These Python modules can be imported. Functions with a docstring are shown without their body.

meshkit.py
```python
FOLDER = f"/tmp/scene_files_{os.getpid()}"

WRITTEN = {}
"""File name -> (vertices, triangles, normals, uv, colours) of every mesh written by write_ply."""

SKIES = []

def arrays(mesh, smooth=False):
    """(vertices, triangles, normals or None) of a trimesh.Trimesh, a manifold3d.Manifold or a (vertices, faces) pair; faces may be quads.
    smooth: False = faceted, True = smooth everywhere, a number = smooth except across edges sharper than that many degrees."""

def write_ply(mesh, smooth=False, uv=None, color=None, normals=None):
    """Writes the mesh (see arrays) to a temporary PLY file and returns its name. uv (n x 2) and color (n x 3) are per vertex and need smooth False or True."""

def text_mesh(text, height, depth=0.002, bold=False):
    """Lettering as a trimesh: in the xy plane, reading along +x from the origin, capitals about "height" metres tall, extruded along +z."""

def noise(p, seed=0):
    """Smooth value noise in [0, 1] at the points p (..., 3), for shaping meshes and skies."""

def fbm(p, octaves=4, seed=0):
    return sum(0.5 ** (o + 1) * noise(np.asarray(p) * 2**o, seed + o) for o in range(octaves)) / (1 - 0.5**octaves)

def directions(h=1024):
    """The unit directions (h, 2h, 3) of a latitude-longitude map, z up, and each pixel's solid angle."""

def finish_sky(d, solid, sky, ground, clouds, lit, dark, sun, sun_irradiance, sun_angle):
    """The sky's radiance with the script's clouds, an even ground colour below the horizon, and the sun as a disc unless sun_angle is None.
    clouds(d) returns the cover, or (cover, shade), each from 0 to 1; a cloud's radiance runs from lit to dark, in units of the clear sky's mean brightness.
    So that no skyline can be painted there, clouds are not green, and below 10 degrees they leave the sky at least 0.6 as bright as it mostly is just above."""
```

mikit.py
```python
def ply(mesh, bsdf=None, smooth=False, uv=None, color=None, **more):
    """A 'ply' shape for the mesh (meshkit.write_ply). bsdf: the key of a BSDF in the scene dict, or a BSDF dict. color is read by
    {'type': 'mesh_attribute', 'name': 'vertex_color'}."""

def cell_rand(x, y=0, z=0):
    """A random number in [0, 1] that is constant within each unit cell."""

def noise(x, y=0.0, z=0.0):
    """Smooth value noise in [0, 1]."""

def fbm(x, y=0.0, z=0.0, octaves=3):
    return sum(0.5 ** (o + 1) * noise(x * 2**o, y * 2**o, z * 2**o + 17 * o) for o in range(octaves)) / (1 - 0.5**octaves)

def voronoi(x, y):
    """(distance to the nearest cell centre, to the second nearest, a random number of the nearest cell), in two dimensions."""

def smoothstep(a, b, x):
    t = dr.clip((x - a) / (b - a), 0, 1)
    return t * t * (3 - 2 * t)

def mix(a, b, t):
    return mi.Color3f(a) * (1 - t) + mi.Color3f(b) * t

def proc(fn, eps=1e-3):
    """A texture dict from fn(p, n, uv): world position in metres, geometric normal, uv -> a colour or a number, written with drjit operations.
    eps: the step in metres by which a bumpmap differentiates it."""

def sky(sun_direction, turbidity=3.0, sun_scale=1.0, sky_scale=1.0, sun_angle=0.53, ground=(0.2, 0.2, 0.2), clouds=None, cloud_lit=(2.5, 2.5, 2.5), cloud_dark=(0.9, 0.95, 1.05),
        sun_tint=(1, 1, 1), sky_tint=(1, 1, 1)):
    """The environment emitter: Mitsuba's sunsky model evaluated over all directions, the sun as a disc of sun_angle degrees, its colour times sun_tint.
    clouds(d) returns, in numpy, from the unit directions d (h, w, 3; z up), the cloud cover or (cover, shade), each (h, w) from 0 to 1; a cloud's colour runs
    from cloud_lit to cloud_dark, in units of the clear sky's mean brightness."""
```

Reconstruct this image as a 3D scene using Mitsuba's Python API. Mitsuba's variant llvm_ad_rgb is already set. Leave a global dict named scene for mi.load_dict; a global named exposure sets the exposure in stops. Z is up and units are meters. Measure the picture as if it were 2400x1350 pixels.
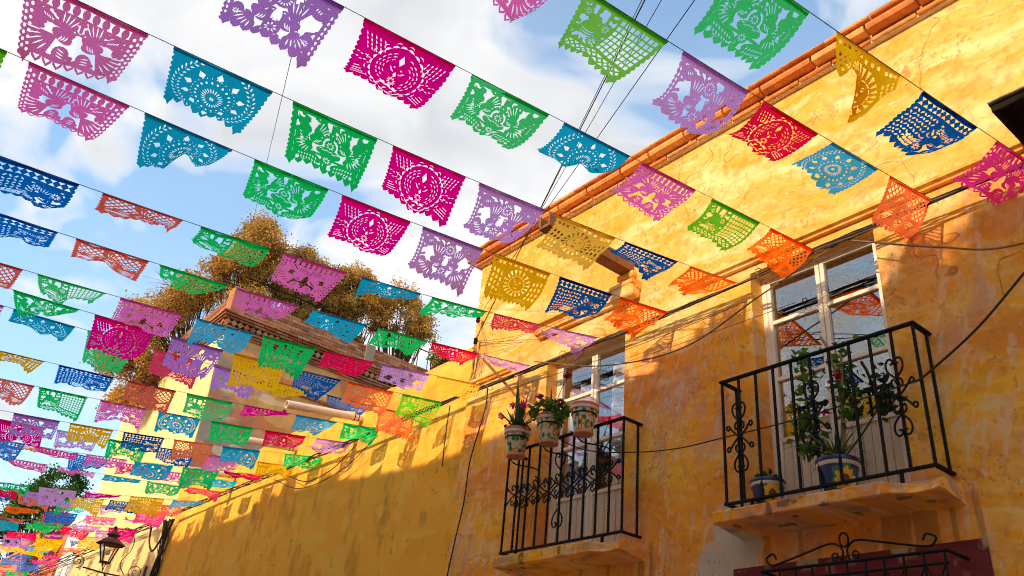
import math, random
import numpy as np
import trimesh
import mitsuba as mi
import drjit as dr
import manifold3d
import mikit, meshkit
from math import pi as PI
from shapely import affinity
from shapely.geometry import Polygon, box, LineString
from shapely.ops import unary_union
from mikit import noise, fbm, voronoi, cell_rand, smoothstep, mix
T = mi.ScalarTransform4f
scene, labels = {}, {}

# ---------------------------------------------------------------- camera, sky, exposure
scene['camera'] = {'type': 'perspective', 'fov': 62.466, 'fov_axis': 'x', 'near_clip': 0.05, 'far_clip': 2000.0,
                   'to_world': T().look_at(origin=[0, 0, 1.6], target=[0.52587358, 0.69077579, 2.09627189], up=[-0.37765273, -0.33317129, 0.86393015])}
SUN = (-1.0, -0.085, 0.385)
def clouds(d):
    z = np.maximum(d[..., 2], .02)
    q = np.stack([d[..., 0]/(z+.35), d[..., 1]/(z+.35), 0*z], -1)
    w = (meshkit.fbm(q*5+[3.1, 2.2, 1.0], 3, seed=9)-.5)[..., None]*[.22, -.18, 0]
    big = meshkit.fbm(q*2.098+[6.823, 49.511, 0], 2, seed=4)
    mid = meshkit.fbm((q+w)*5.2+[2.2, 6.1, 2.0], 4, seed=5)
    fine = meshkit.fbm((q+w)*15+[1.1, 9.2, 4.0], 5, seed=11)
    n = .40*big+.40*mid+.20*fine
    cover = np.clip((n-.441)/.085, 0, 1)**.8
    veil = .03+.16*np.clip((meshkit.fbm(q*1.6+7, 4, seed=2)-.38)*3, 0, 1)
    shade = np.clip((meshkit.fbm((q+w)*6.5+[5.56, .46, 1.0], 5, seed=21)-.38)*3.2, 0, 1)*np.clip((n-.465)*14, 0, 1)
    return np.clip(np.maximum(cover, veil), 0, 1), .9*shade
scene['sky'] = mikit.sky(SUN, turbidity=3, sun_scale=.47, sky_scale=1.9, sky_tint=(.87, .87, .85), clouds=clouds, sun_tint=(1.0, 1.0, 1.06), cloud_lit=(1.20, 1.20, 1.20), cloud_dark=(.84, .87, .92))
exposure = 2.88

# ---------------------------------------------------------------- helpers
used = {}
def unique(k):
    n = used.get(k, -1)+1; used[k] = n
    return k if n == 0 else f'{k}_{n:03d}'
def thing(name, label, cat, group=None):
    k = unique(name); labels[k] = {'label': label, 'category': cat}
    if group: labels[k]['group'] = group
    return k
def put(key, mesh, mat, smooth=False, **kw):
    scene[key] = mikit.ply(mesh, mat, smooth, **kw); return key
def part(parent, name, mesh, mat, smooth=False, label=None):
    k = unique(parent+'__'+name); put(k, mesh, mat, smooth)
    if label: labels[k] = {'label': label}
    return k
def setting(name, mesh, mat, smooth=False):
    k = unique(name); put(k, mesh, mat, smooth); labels[k] = {'label': name.replace('_', ' '), 'kind': 'structure'}; return k
def cat(ms):
    ms = list(ms)
    V, F, n = [], [], 0
    for m in ms:
        v, f = (m.vertices, m.faces) if hasattr(m, 'faces') else m
        V.append(np.asarray(v, float)); F.append(np.asarray(f)+n); n += len(v)
    return trimesh.Trimesh(np.vstack(V), np.vstack(F), process=False)
def bx(x0, x1, y0, y1, z0, z1, c=0.0):
    """A box; c chamfers its edges."""
    lo, hi = np.array([min(x0, x1), min(y0, y1), min(z0, z1)]), np.array([max(x0, x1), max(y0, y1), max(z0, z1)])
    if not c:
        return trimesh.creation.box(bounds=[lo, hi])
    c = min(c, .45*(hi-lo).min()); P = []
    for s in np.ndindex(2, 2, 2):
        for k in range(3):
            q = np.where(s, hi-c, lo+c); q[k] = (lo, hi)[s[k]][k]; P.append(q)
    return trimesh.convex.convex_hull(np.array(P))
def tube(P, r, sides=6, caps=True):
    P = np.asarray(P, float); n = len(P); r = np.broadcast_to(r, (n,))
    t = np.gradient(P, axis=0); t /= np.linalg.norm(t, axis=1, keepdims=True)+1e-12
    a = np.cross(t[0], [0, 0, 1] if abs(t[0][2]) < .9 else [1, 0, 0]); a /= np.linalg.norm(a); A = [a]
    for k in range(1, n):
        a = A[-1]-t[k]*np.dot(A[-1], t[k]); A.append(a/(np.linalg.norm(a)+1e-12))
    A = np.array(A); B = np.cross(t, A); g = np.arange(sides)*2*PI/sides
    V = P[:, None]+r[:, None, None]*(np.cos(g)[None, :, None]*A[:, None]+np.sin(g)[None, :, None]*B[:, None])
    i, j = np.meshgrid(np.arange(n-1), np.arange(sides), indexing='ij')
    q = np.stack([i*sides+j, i*sides+(j+1) % sides, (i+1)*sides+(j+1) % sides, (i+1)*sides+j], -1).reshape(-1, 4)
    F = np.vstack([q[:, [0, 1, 2]], q[:, [0, 2, 3]]]); V = V.reshape(-1, 3)
    if caps:
        F = np.vstack([F, [[0, k+1, k] for k in range(1, sides-1)], [[(n-1)*sides, (n-1)*sides+k, (n-1)*sides+k+1] for k in range(1, sides-1)]])
    return trimesh.Trimesh(V, F, process=False)
def curve(P, n=10):
    """Catmull-Rom through the points."""
    P = np.asarray(P, float); Q = np.vstack([2*P[0]-P[1], P, 2*P[-1]-P[-2]]); out = []
    for k in range(1, len(Q)-2):
        for t in np.linspace(0, 1, n, endpoint=False):
            a, b, c, d = Q[k-1], Q[k], Q[k+1], Q[k+2]
            out.append(.5*(2*b+(c-a)*t+(2*a-5*b+4*c-d)*t*t+(3*b-3*c+d-a)*t**3))
    return np.array(out+[P[-1]])
def sag(a, b, s, n=16):
    t = np.linspace(0, 1, n)[:, None]; P = np.asarray(a)*(1-t)+np.asarray(b)*t; P[:, 2] -= 4*s*(t*(1-t))[:, 0]; return P
def lathe(prof, n=28):
    prof = np.asarray(prof, float); a = np.arange(n)*2*PI/n; m = len(prof)
    V = np.stack([prof[:, None, 0]*np.cos(a), prof[:, None, 0]*np.sin(a), prof[:, None, 1]+0*a], -1).reshape(-1, 3)
    i, j = np.meshgrid(np.arange(m-1), np.arange(n), indexing='ij')
    q = np.stack([i*n+j, i*n+(j+1) % n, (i+1)*n+(j+1) % n, (i+1)*n+j], -1).reshape(-1, 4)
    return trimesh.Trimesh(V, np.vstack([q[:, [0, 1, 2]], q[:, [0, 2, 3]]]), process=False)
def along_y(prof, y0, y1):
    """A profile in (x, z) run along y."""
    m = trimesh.creation.extrude_polygon(Polygon(prof), abs(y1-y0), engine='earcut'); v = np.asarray(m.vertices)
    return trimesh.Trimesh(np.c_[v[:, 0], max(y0, y1)-v[:, 2], v[:, 1]], m.faces, process=False)
def along_x(prof, x0, x1):
    """A profile in (y, z) run along x."""
    m = trimesh.creation.extrude_polygon(prof if hasattr(prof, 'exterior') else Polygon(prof), abs(x1-x0), engine='earcut'); v = np.asarray(m.vertices)
    return trimesh.Trimesh(np.c_[min(x0, x1)+v[:, 2], v[:, 0], v[:, 1]], m.faces, process=False)
def moved(m, d, rz=0.0, s=1.0):
    v = np.asarray(m.vertices)*s; c, q = math.cos(rz), math.sin(rz)
    return trimesh.Trimesh(np.c_[v[:, 0]*c-v[:, 1]*q, v[:, 0]*q+v[:, 1]*c, v[:, 2]]+np.asarray(d, float), m.faces, process=False)

# ---------------------------------------------------------------- materials
def diffuse(key, col, rough=.85, spec=.25, bump=None, scale=1.0, **kw):
    b = {'type': 'principled', 'base_color': col if isinstance(col, dict) else {'type': 'rgb', 'value': list(col)}, 'roughness': rough, 'specular': spec, **kw}
    if bump is not None:
        b = {'type': 'bumpmap', 'arbitrary': bump, 'scale': scale, 'bsdf': b}
    scene[key] = {'type': 'twosided', 'bsdf': b}
    return key
def orange_wall(p, n, uv, drips=1.0):
    y, z = p.y+.35*p.x, p.z
    w = .35*(noise(y*1.1, z*1.1, 9.0)-.5); yy, zz = y+w, z+.22*(noise(y*1.7+4, z*1.3, 3.0)-.5)
    up = smoothstep(5.3, 6.4, zz)  # sunlit pale yellow above, shaded orange below painted in, on top of weathering
    a = fbm(yy*1.1+3, zz*2.6, 1.0, 5); b = fbm(yy*2.0+zz*.8, zz*7.0-yy*1.2, 2.0, 5); s = fbm(yy*7+zz*5, zz*22-yy*7, 4.0, 4)
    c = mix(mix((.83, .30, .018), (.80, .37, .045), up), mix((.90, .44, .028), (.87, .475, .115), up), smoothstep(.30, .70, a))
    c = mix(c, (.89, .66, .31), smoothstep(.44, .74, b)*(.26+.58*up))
    c = mix(c, mix((.70, .22, .026), (.78, .36, .06), up), smoothstep(.48, .76, fbm(yy*1.5+9, zz*2.8+4, 3.0, 5))*.7)
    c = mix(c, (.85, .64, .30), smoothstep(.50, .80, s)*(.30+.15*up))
    v = fbm(yy*4.5+zz*.6, zz*1.6+2, 7.0, 5)
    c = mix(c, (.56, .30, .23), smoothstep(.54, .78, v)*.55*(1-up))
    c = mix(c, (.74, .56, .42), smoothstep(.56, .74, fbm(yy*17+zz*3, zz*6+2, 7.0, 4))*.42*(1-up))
    c = mix(c, (.66, .24, .03), smoothstep(.55, .75, fbm(yy*10-zz*7, zz*15+yy*9, 3.0, 3))*.30)
    c = mix(c, (.48, .15, .03), smoothstep(.55, .8, fbm(y*16, z*12, 5.0, 3))*.30)
    cr = dr.abs(fbm(y*.8+5, z*.9, 8.0, 4)-.5)+dr.abs(noise(y*19, z*19)-.5)*.006
    c = mix(c, (.33, .12, .03), (1-smoothstep(.0012, .0055, cr))*.75*smoothstep(.42, .55, noise(y*.7+3, z*.8)))
    dy = dr.minimum(dr.maximum(dr.abs(y-2.1-3.44)-.93, 0), dr.maximum(dr.abs(y-2.1-6.35)-.93, 0))
    run = smoothstep(.56, .70, noise(y*13, z*.9+1)*.6+noise(y*31, z*1.3)*.4)*(1-smoothstep(.05, .3, dy))*smoothstep(2.1, 2.9, z)*(1-smoothstep(3.52, 3.60, z))
    c = mix(c, (.30, .15, .06), run*.6*drips)
    d = dr.sqrt(dr.square((y-6.66)*1.0)+dr.square((z-3.05)*.62))+.45*(fbm(y*3.2, z*3.2, 3.0, 5)-.5)
    c = mix(c, mix((.46, .40, .34), (.60, .52, .42), fbm(y*6, z*6, 2.0, 4)), (1-smoothstep(.36, .41, d))*.92)
    g = noise(y*41, z*37)*.5+noise(y*97, z*89)*.2+fbm(y*2.7, z*2.7, 6.0, 3)*.5
    c = mix(c, (.84, .66, .42), smoothstep(.88, .94, g)*.35)
    c = mix(c, (.36, .15, .05), (1-smoothstep(.30, .35, g))*.5)
    d2 = dr.abs(z-6.95-.16*(y-3.6)-.35*(fbm(y*1.7, z*1.2, 2.0, 3)-.5))+.03*noise(y*30, z*30)
    return mix(c, (.86, .74, .52), (1-smoothstep(.008, .03, d2))*smoothstep(.50, .66, noise(y*4.3, 2.0))*(1-smoothstep(4.4, 4.9, y)))
def plaster_bump(p, n, uv):
    return .016*fbm(p.y*2.2+p.x*2.2, p.z*2.6, 1.0, 6)
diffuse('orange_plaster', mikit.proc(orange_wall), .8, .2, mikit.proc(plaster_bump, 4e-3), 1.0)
def yellow_wall(p, n, uv):
    y, z = p.y+p.x, p.z
    c = mix((.82, .375, .035), (.88, .455, .06), fbm(y*1.3, z*2.0, 1.0, 5))
    c = mix(c, (.45, .21, .025), smoothstep(.58, .8, fbm(y*2.5+3, z*1.0, 3.0, 4))*.55)
    c = mix(c, (.34, .18, .04), smoothstep(.60, .78, fbm(y*5, z*1.6+4, 2.0, 5))*.45)
    c = mix(c, (.25, .13, .03), smoothstep(.74, .82, fbm(y*13, z*9, 2.0, 5))*.5)
    return mix(c, (.80, .56, .13), smoothstep(.55, .75, fbm(y*4, z*6, 5.0, 3))*.4)
def rough_bump(p, n, uv):
    return .026*fbm(p.y*2.6+p.x*2.6, p.z*2.6, 1.0, 6)
diffuse('yellow_plaster', mikit.proc(yellow_wall), .85, .15, mikit.proc(rough_bump, 4e-3), 1.0)
def pale_wall(p, n, uv):
    y, z = p.y+p.x, p.z
    c = mix((.72, .52, .21), (.80, .62, .30), fbm(y*1.1, z*1.6, 1.0, 4))
    return mix(c, (.55, .34, .10), smoothstep(.55, .8, fbm(y*3.5, z*1.0, 3.0, 4))*.4)
diffuse('pale_plaster', mikit.proc(pale_wall), .85, .15)
def gable_wall(p, n, uv):
    y, z = p.y+p.x, p.z
    c = mix((.58, .25, .07), (.62, .35, .13), fbm(y*.8, z*1.1, 1.0, 5))
    c = mix(c, (.30, .25, .20), smoothstep(.48, .62, fbm(y*.55+4, z*.8+2, 3.0, 4)))
    c = mix(c, (.70, .55, .38), smoothstep(.56, .7, fbm(y*1.6, z*5, 5.0, 3))*.6)
    return mix(c, (.50, .15, .06), smoothstep(.6, .7, fbm(y*1.2+8, z*2, 6.0, 4))*.7)
diffuse('gable_plaster', mikit.proc(gable_wall), .9, .1, mikit.proc(rough_bump, 6e-3), 1.2)
def coral_wall(p, n, uv):
    return mix((.62, .16, .08), (.70, .23, .13), fbm(p.y*1.5, p.z*2, 1.0, 4))
diffuse('coral_plaster', mikit.proc(coral_wall), .85, .15)
def tint(c, amt, f):
    c = np.array(c); lo, hi = [tuple(float(x) for x in np.minimum(c*k, .95)) for k in (1-amt, 1+amt)]
    def fn(p, n, uv):
        return mix(lo, hi, fbm(p.x*f+p.y*f, p.z*f, p.y*f, 4))
    return mikit.proc(fn)
for k, c in enumerate([(.70, .26, .075), (.76, .33, .11), (.60, .20, .06)]):
    diffuse(f'terracotta{k}', tint(c, .4, 9), .85, .15)
for k, c in enumerate([(.30, .12, .06), (.40, .17, .085), (.36, .20, .12), (.24, .10, .06)]):
    diffuse(f'old_brick{k}', tint(c, .35, 8), .9, .1)
diffuse('mortar', tint((.60, .50, .40), .25, 10), .95, .1)
def slab_paint(p, n, uv):
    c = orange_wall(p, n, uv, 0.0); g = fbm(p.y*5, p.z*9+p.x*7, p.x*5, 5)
    c = mix(c, (.30, .20, .13), smoothstep(.52, .70, g)*.6)
    c = mix(c, (.50, .42, .34), smoothstep(.60, .70, fbm(p.y*9+3, p.z*14, p.x*11, 4))*.35)
    return mix(c, (.07, .05, .04), smoothstep(.66, .74, fbm(p.y*9+6, p.z*8, p.x*8+2, 4))*.7)
diffuse('slab_plaster', mikit.proc(slab_paint), .9, .1, mikit.proc(lambda p, n, uv: .012*fbm(p.y*9, p.z*9, p.x*9, 5), 4e-3), 1.0)
def maroon(p, n, uv):
    c = mix((.12, .016, .022), (.19, .035, .035), fbm(p.y*3+p.z*2, p.z*22-p.y*4, 1.0, 5))
    c = mix(c, (.30, .13, .09), smoothstep(.66, .76, fbm(p.y*7, p.z*7, 4.0, 5))*.8)
    return mix(c, (.42, .30, .20), smoothstep(.60, .66, fbm(p.y*5, p.z*5, 8.0, 4))*(1-smoothstep(.02, .10, 3.225-p.z)))
diffuse('maroon_paint', mikit.proc(maroon), .75, .2)
diffuse('cream_paint', tint((.80, .71, .60), .08, 5), .45, .4)
diffuse('grey_cream_paint', tint((.68, .58, .46), .10, 5), .5, .4)
diffuse('white_paint', tint((.78, .76, .72), .06, 3), .6, .3)
diffuse('pale_pipe', tint((.80, .66, .55), .08, 6), .4, .5)
diffuse('reveal_paint', tint((.62, .33, .03), .2, 4), .8, .2)
diffuse('dark_wood', tint((.020, .013, .010), .4, 12), .85, .08)
diffuse('cement', tint((.30, .24, .18), .3, 8), .9, .15)
diffuse('iron', (.009, .009, .011), .6, .15)
diffuse('rusty_iron', tint((.07, .035, .022), .4, 14), .7, .4)
diffuse('rusty_rod', tint((.24, .11, .05), .3, 14), .7, .3)
diffuse('rubber', (.015, .014, .014), .6, .4)
diffuse('brown_rubber', (.20, .12, .06), .6, .3)
diffuse('string', (.16, .15, .14), .8, .2)
diffuse('steel', (.6, .6, .6), .25, .5, metallic=1.0)
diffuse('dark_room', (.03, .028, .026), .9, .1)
def curtain_print(p, n, uv):
    d, e, r = voronoi(p.y*7+p.x*3, p.z*7)
    c = mix((.74, .70, .66), (.55, .16, .18), (1-smoothstep(.14, .2, d))*smoothstep(.35, .4, r))
    return mix(c, (.35, .40, .28), (1-smoothstep(.03, .06, dr.abs(d-.3)))*smoothstep(.6, .65, r))
scene['curtain_cloth'] = {'type': 'principledthin', 'base_color': mikit.proc(curtain_print), 'diff_trans': .6, 'roughness': .8, 'spec_trans': 0.0}
scene['window_glass'] = {'type': 'thindielectric', 'int_ior': 2.2}
scene['lamp_glass'] = {'type': 'thindielectric', 'int_ior': 1.5}
def cobbles(p, n, uv):
    d, e, r = voronoi(p.x*7, p.y*7)
    return mix((.16, .14, .12), mix((.30, .26, .21), (.40, .35, .28), r), smoothstep(.02, .12, e-d))
diffuse('cobbles', mikit.proc(cobbles), .8, .3)
diffuse('earth', tint((.22, .18, .13), .3, .2), .95, .1)
diffuse('flagstone', tint((.42, .38, .32), .2, 2), .85, .2)
PAPER = {'orchid': (.90, .16, .50), 'pink': (.92, .04, .30), 'magenta': (.95, .0, .28), 'red': (.92, .006, .05), 'crimson': (.86, .004, .08), 'cyan': (.006, .42, .62), 'cyan2': (.06, .44, .66), 'green': (.008, .66, .13), 'lime': (.17, .62, .02),
         'lavender': (.64, .31, .70), 'violet': (.50, .21, .64), 'yellow': (.98, .52, .004), 'gold': (.99, .56, .0), 'mustard': (.88, .46, .01), 'navy': (.003, .11, .40), 'blue': (.003, .18, .64), 'orange': (.98, .16, .008), 'salmon': (.85, .13, .08)}
for k, c in PAPER.items():                                             # three dye lots of each colour, one a little faded
    for j, (g, w) in enumerate(((1.0, 0.0), (.90, .0), (.98, .05))):
        col = [min(.98, x*g+w*(1-x)) for x in c]
        scene[f'paper_{k}_{j}'] = {'type': 'principledthin', 'base_color': {'type': 'rgb', 'value': col}, 'roughness': .55, 'diff_trans': 1.85, 'spec_trans': 0.0, 'eta': 1.4}
    scene['hem_'+k] = {'type': 'principledthin', 'base_color': {'type': 'rgb', 'value': [x*.85 for x in c]}, 'roughness': .5, 'diff_trans': 1.35, 'spec_trans': 0.0, 'eta': 1.4}
def leaf_mat(key, c, dt=.8):
    scene[key] = {'type': 'principledthin', 'base_color': {'type': 'rgb', 'value': list(c)}, 'roughness': .6, 'diff_trans': dt, 'spec_trans': 0.0}
for k, c in {'leaf_gold': (.70, .42, .115), 'leaf_gold_dark': (.46, .27, .07), 'leaf_olive': (.24, .20, .06), 'leaf_green': (.065, .15, .025), 'leaf_bright': (.13, .26, .04), 'leaf_dark': (.022, .055, .014), 'leaf_pale': (.16, .20, .05), 'leaf_agave': (.07, .13, .06), 'petal_pink': (.72, .03, .25), 'petal_wine': (.30, .01, .08), 'petal_red': (.62, .01, .03), 'petal_fuchsia': (.70, .02, .35)}.items():
    leaf_mat(k, c)
diffuse('bark', tint((.10, .07, .05), .4, 8), .9, .1)
diffuse('stem_tan', tint((.34, .24, .12), .3, 12), .8, .2)
diffuse('soil', (.05, .035, .025), .95, .1)
def talavera(centre, base):
    """Hand-painted pottery: white ground, green leaves, orange and yellow flowers (flat print)."""
    cx, cy = centre
    def fn(p, n, uv):
        a = dr.atan2(p.y-cy, p.x-cx)*.145; z = p.z
        d, e, r = voronoi(a*11+base, z*11+base)
        d2, e2, r2 = voronoi(a*16+base+5, z*16+3)
        c = mi.Color3f(.50, .41, .30)
        c = mix(c, (.015, .11, .05), (1-smoothstep(.42, .50, d2))*smoothstep(.30, .34, r2))
        c = mix(c, (.70, .22, .02), (1-smoothstep(.30, .36, d))*smoothstep(.40, .45, r))
        c = mix(c, (.80, .55, .05), (1-smoothstep(.10, .14, d))*smoothstep(.45, .5, r))
        return mix(c, (.05, .05, .10), (1-smoothstep(.02, .05, dr.abs(d-.33)))*smoothstep(.45, .5, r)*.8)
    return mikit.proc(fn)
def cobalt_pot(centre):
    cx, cy = centre
    def fn(p, n, uv):
        a = dr.atan2(p.y-cy, p.x-cx); z = p.z-3.72
        k = a+2.25; u = k*.165
        r = dr.sqrt(u*u+dr.square(z-.0)); t = dr.atan2(z, u)
        c = mi.Color3f(.01, .025, .14)
        c = mix(c, (.02, .16, .09), (1-smoothstep(.125, .135, r+.015*dr.sin(t*7))))
        c = mix(c, (.80, .42, .02), 1-smoothstep(.092, .10, r+.012*dr.cos(t*11)))
        c = mix(c, (.16, .03, .02), 1-smoothstep(.04, .048, r))
        r2 = dr.sqrt(dr.square((u-.10)*1.5)+dr.square(z+.02))
        return mix(c, (.70, .72, .70), 1-smoothstep(.055, .06, r2))
    return mikit.proc(fn)
diffuse('pot_clay', tint((.55, .24, .12), .25, 12), .7, .3)
diffuse('pot_red', (.52, .09, .04), .35, .5)
diffuse('pot_white', (.58, .50, .40), .3, .5)
diffuse('cobalt', (.012, .02, .12), .25, .6)

# ---------------------------------------------------------------- ground and street
setting('ground', trimesh.creation.box(bounds=[[-300, -300, -.6], [300, 300, -.004]]), 'earth')
setting('street', bx(-1.1, 4.9, -40, 120, -.3, 0.0), 'cobbles')
setting('pavement', bx(4.9, 6.0, -40, 120, -.3, .14, .01), 'flagstone')
setting('pavement', bx(-2.2, -1.1, -40, 120, -.3, .14, .01), 'flagstone')
rnd = random.Random(7)

# ---------------------------------------------------------------- the orange house
X = 6.0
oh = thing('orange_house', 'large weathered orange plaster house with two iron balconies and a terracotta cornice', 'house')
W = Polygon([(-7, 0), (8.62, 0), (8.62, 7.88), (-7, 7.88)])
for y0, y1, z0, z1 in ((5.76, 7.03, 3.54, 5.93), (2.86, 4.12, 3.58, 5.97), (2.55, 4.25, 1.0, 2.92), (-3.4, -1.6, 3.55, 5.95)):
    W = W.difference(box(y0, z0, y1, z1))
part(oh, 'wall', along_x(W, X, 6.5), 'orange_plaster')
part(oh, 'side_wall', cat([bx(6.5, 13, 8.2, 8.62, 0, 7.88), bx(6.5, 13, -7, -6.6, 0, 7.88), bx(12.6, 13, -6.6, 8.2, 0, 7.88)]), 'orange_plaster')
part(oh, 'roof', bx(6.5, 12.6, -6.6, 8.2, 7.5, 7.75), 'cement')
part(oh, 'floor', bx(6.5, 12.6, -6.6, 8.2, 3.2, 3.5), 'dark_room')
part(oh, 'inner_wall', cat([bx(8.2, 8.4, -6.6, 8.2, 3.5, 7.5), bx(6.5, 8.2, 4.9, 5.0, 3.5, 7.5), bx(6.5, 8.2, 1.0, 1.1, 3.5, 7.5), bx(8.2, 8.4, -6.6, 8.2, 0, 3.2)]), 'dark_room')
# cornice: three courses of long terracotta pieces with open joints
co = oh+'__cornice'; put(co, bx(5.945, 6.3, -7, 8.66, 7.882, 8.045), 'mortar'); used[co] = 0
def course(prof, pitch, gap, end, off, n):
    y = end
    for k in range(n):
        L = pitch*rnd.uniform(.85, 1.15)-gap
        m = along_y([(x+rnd.uniform(-.004, .004), z) for x, z in prof], y-L, y)
        part(co, 'brick', m, f'terracotta{rnd.randrange(3)}', 30)
        y -= L+gap
        if y < -1.2: break
course([(6.25, 7.89), (5.925, 7.89), (5.915, 7.90), (5.915, 7.928), (5.925, 7.937), (6.25, 7.937)], .42, .016, 8.69, 0, 60)
course([(6.25, 7.945), (5.85, 7.945), (5.825, 7.955), (5.81, 7.985), (5.815, 8.02), (5.835, 8.037), (6.25, 8.037)], .52, .026, 8.78, 0, 60)
course([(6.25, 8.045), (5.79, 8.045), (5.78, 8.055), (5.78, 8.075), (5.79, 8.085), (6.25, 8.085)], .45, .018, 8.80, 0, 60)
# string course and door hoods in painted plaster
def moulding(name, y0, y1, z, h, d):
    prof = [(6.0-.002, z), (6-d*.55, z), (6-d*.6, z+h*.25), (6-d, z+h*.45), (6-d, z+h*.85), (6-d*.9, z+h), (6-.002, z+h)]
    return part(oh, name, along_y(prof, y0, y1), 'orange_plaster', 25)
moulding('ledge', 7.72, 8.615, 5.98, .065, .07); moulding('ledge', -7, 4.95, 6.05, .07, .08)
moulding('door_hood', 5.53, 7.27, 6.335, .10, .15); moulding('door_hood', 5.60, 7.20, 6.245, .075, .10)
part(oh, 'corbel', bx(5.86, 5.998, 5.54, 5.86, 6.23, 6.42, .02), 'orange_plaster')
# roof drain: a long square spout
part(oh, 'drain_spout', cat([bx(4.70, 5.998, 5.64, 5.665, 6.60, 6.76, .004), bx(4.70, 5.998, 5.785, 5.81, 6.60, 6.76, .004), bx(4.70, 5.998, 5.665, 5.785, 6.60, 6.63)]), 'rusty_rod')
part(oh, 'spout_block', bx(5.93, 5.998, 5.60, 5.85, 6.52, 6.598, .01), 'orange_plaster')
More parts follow.
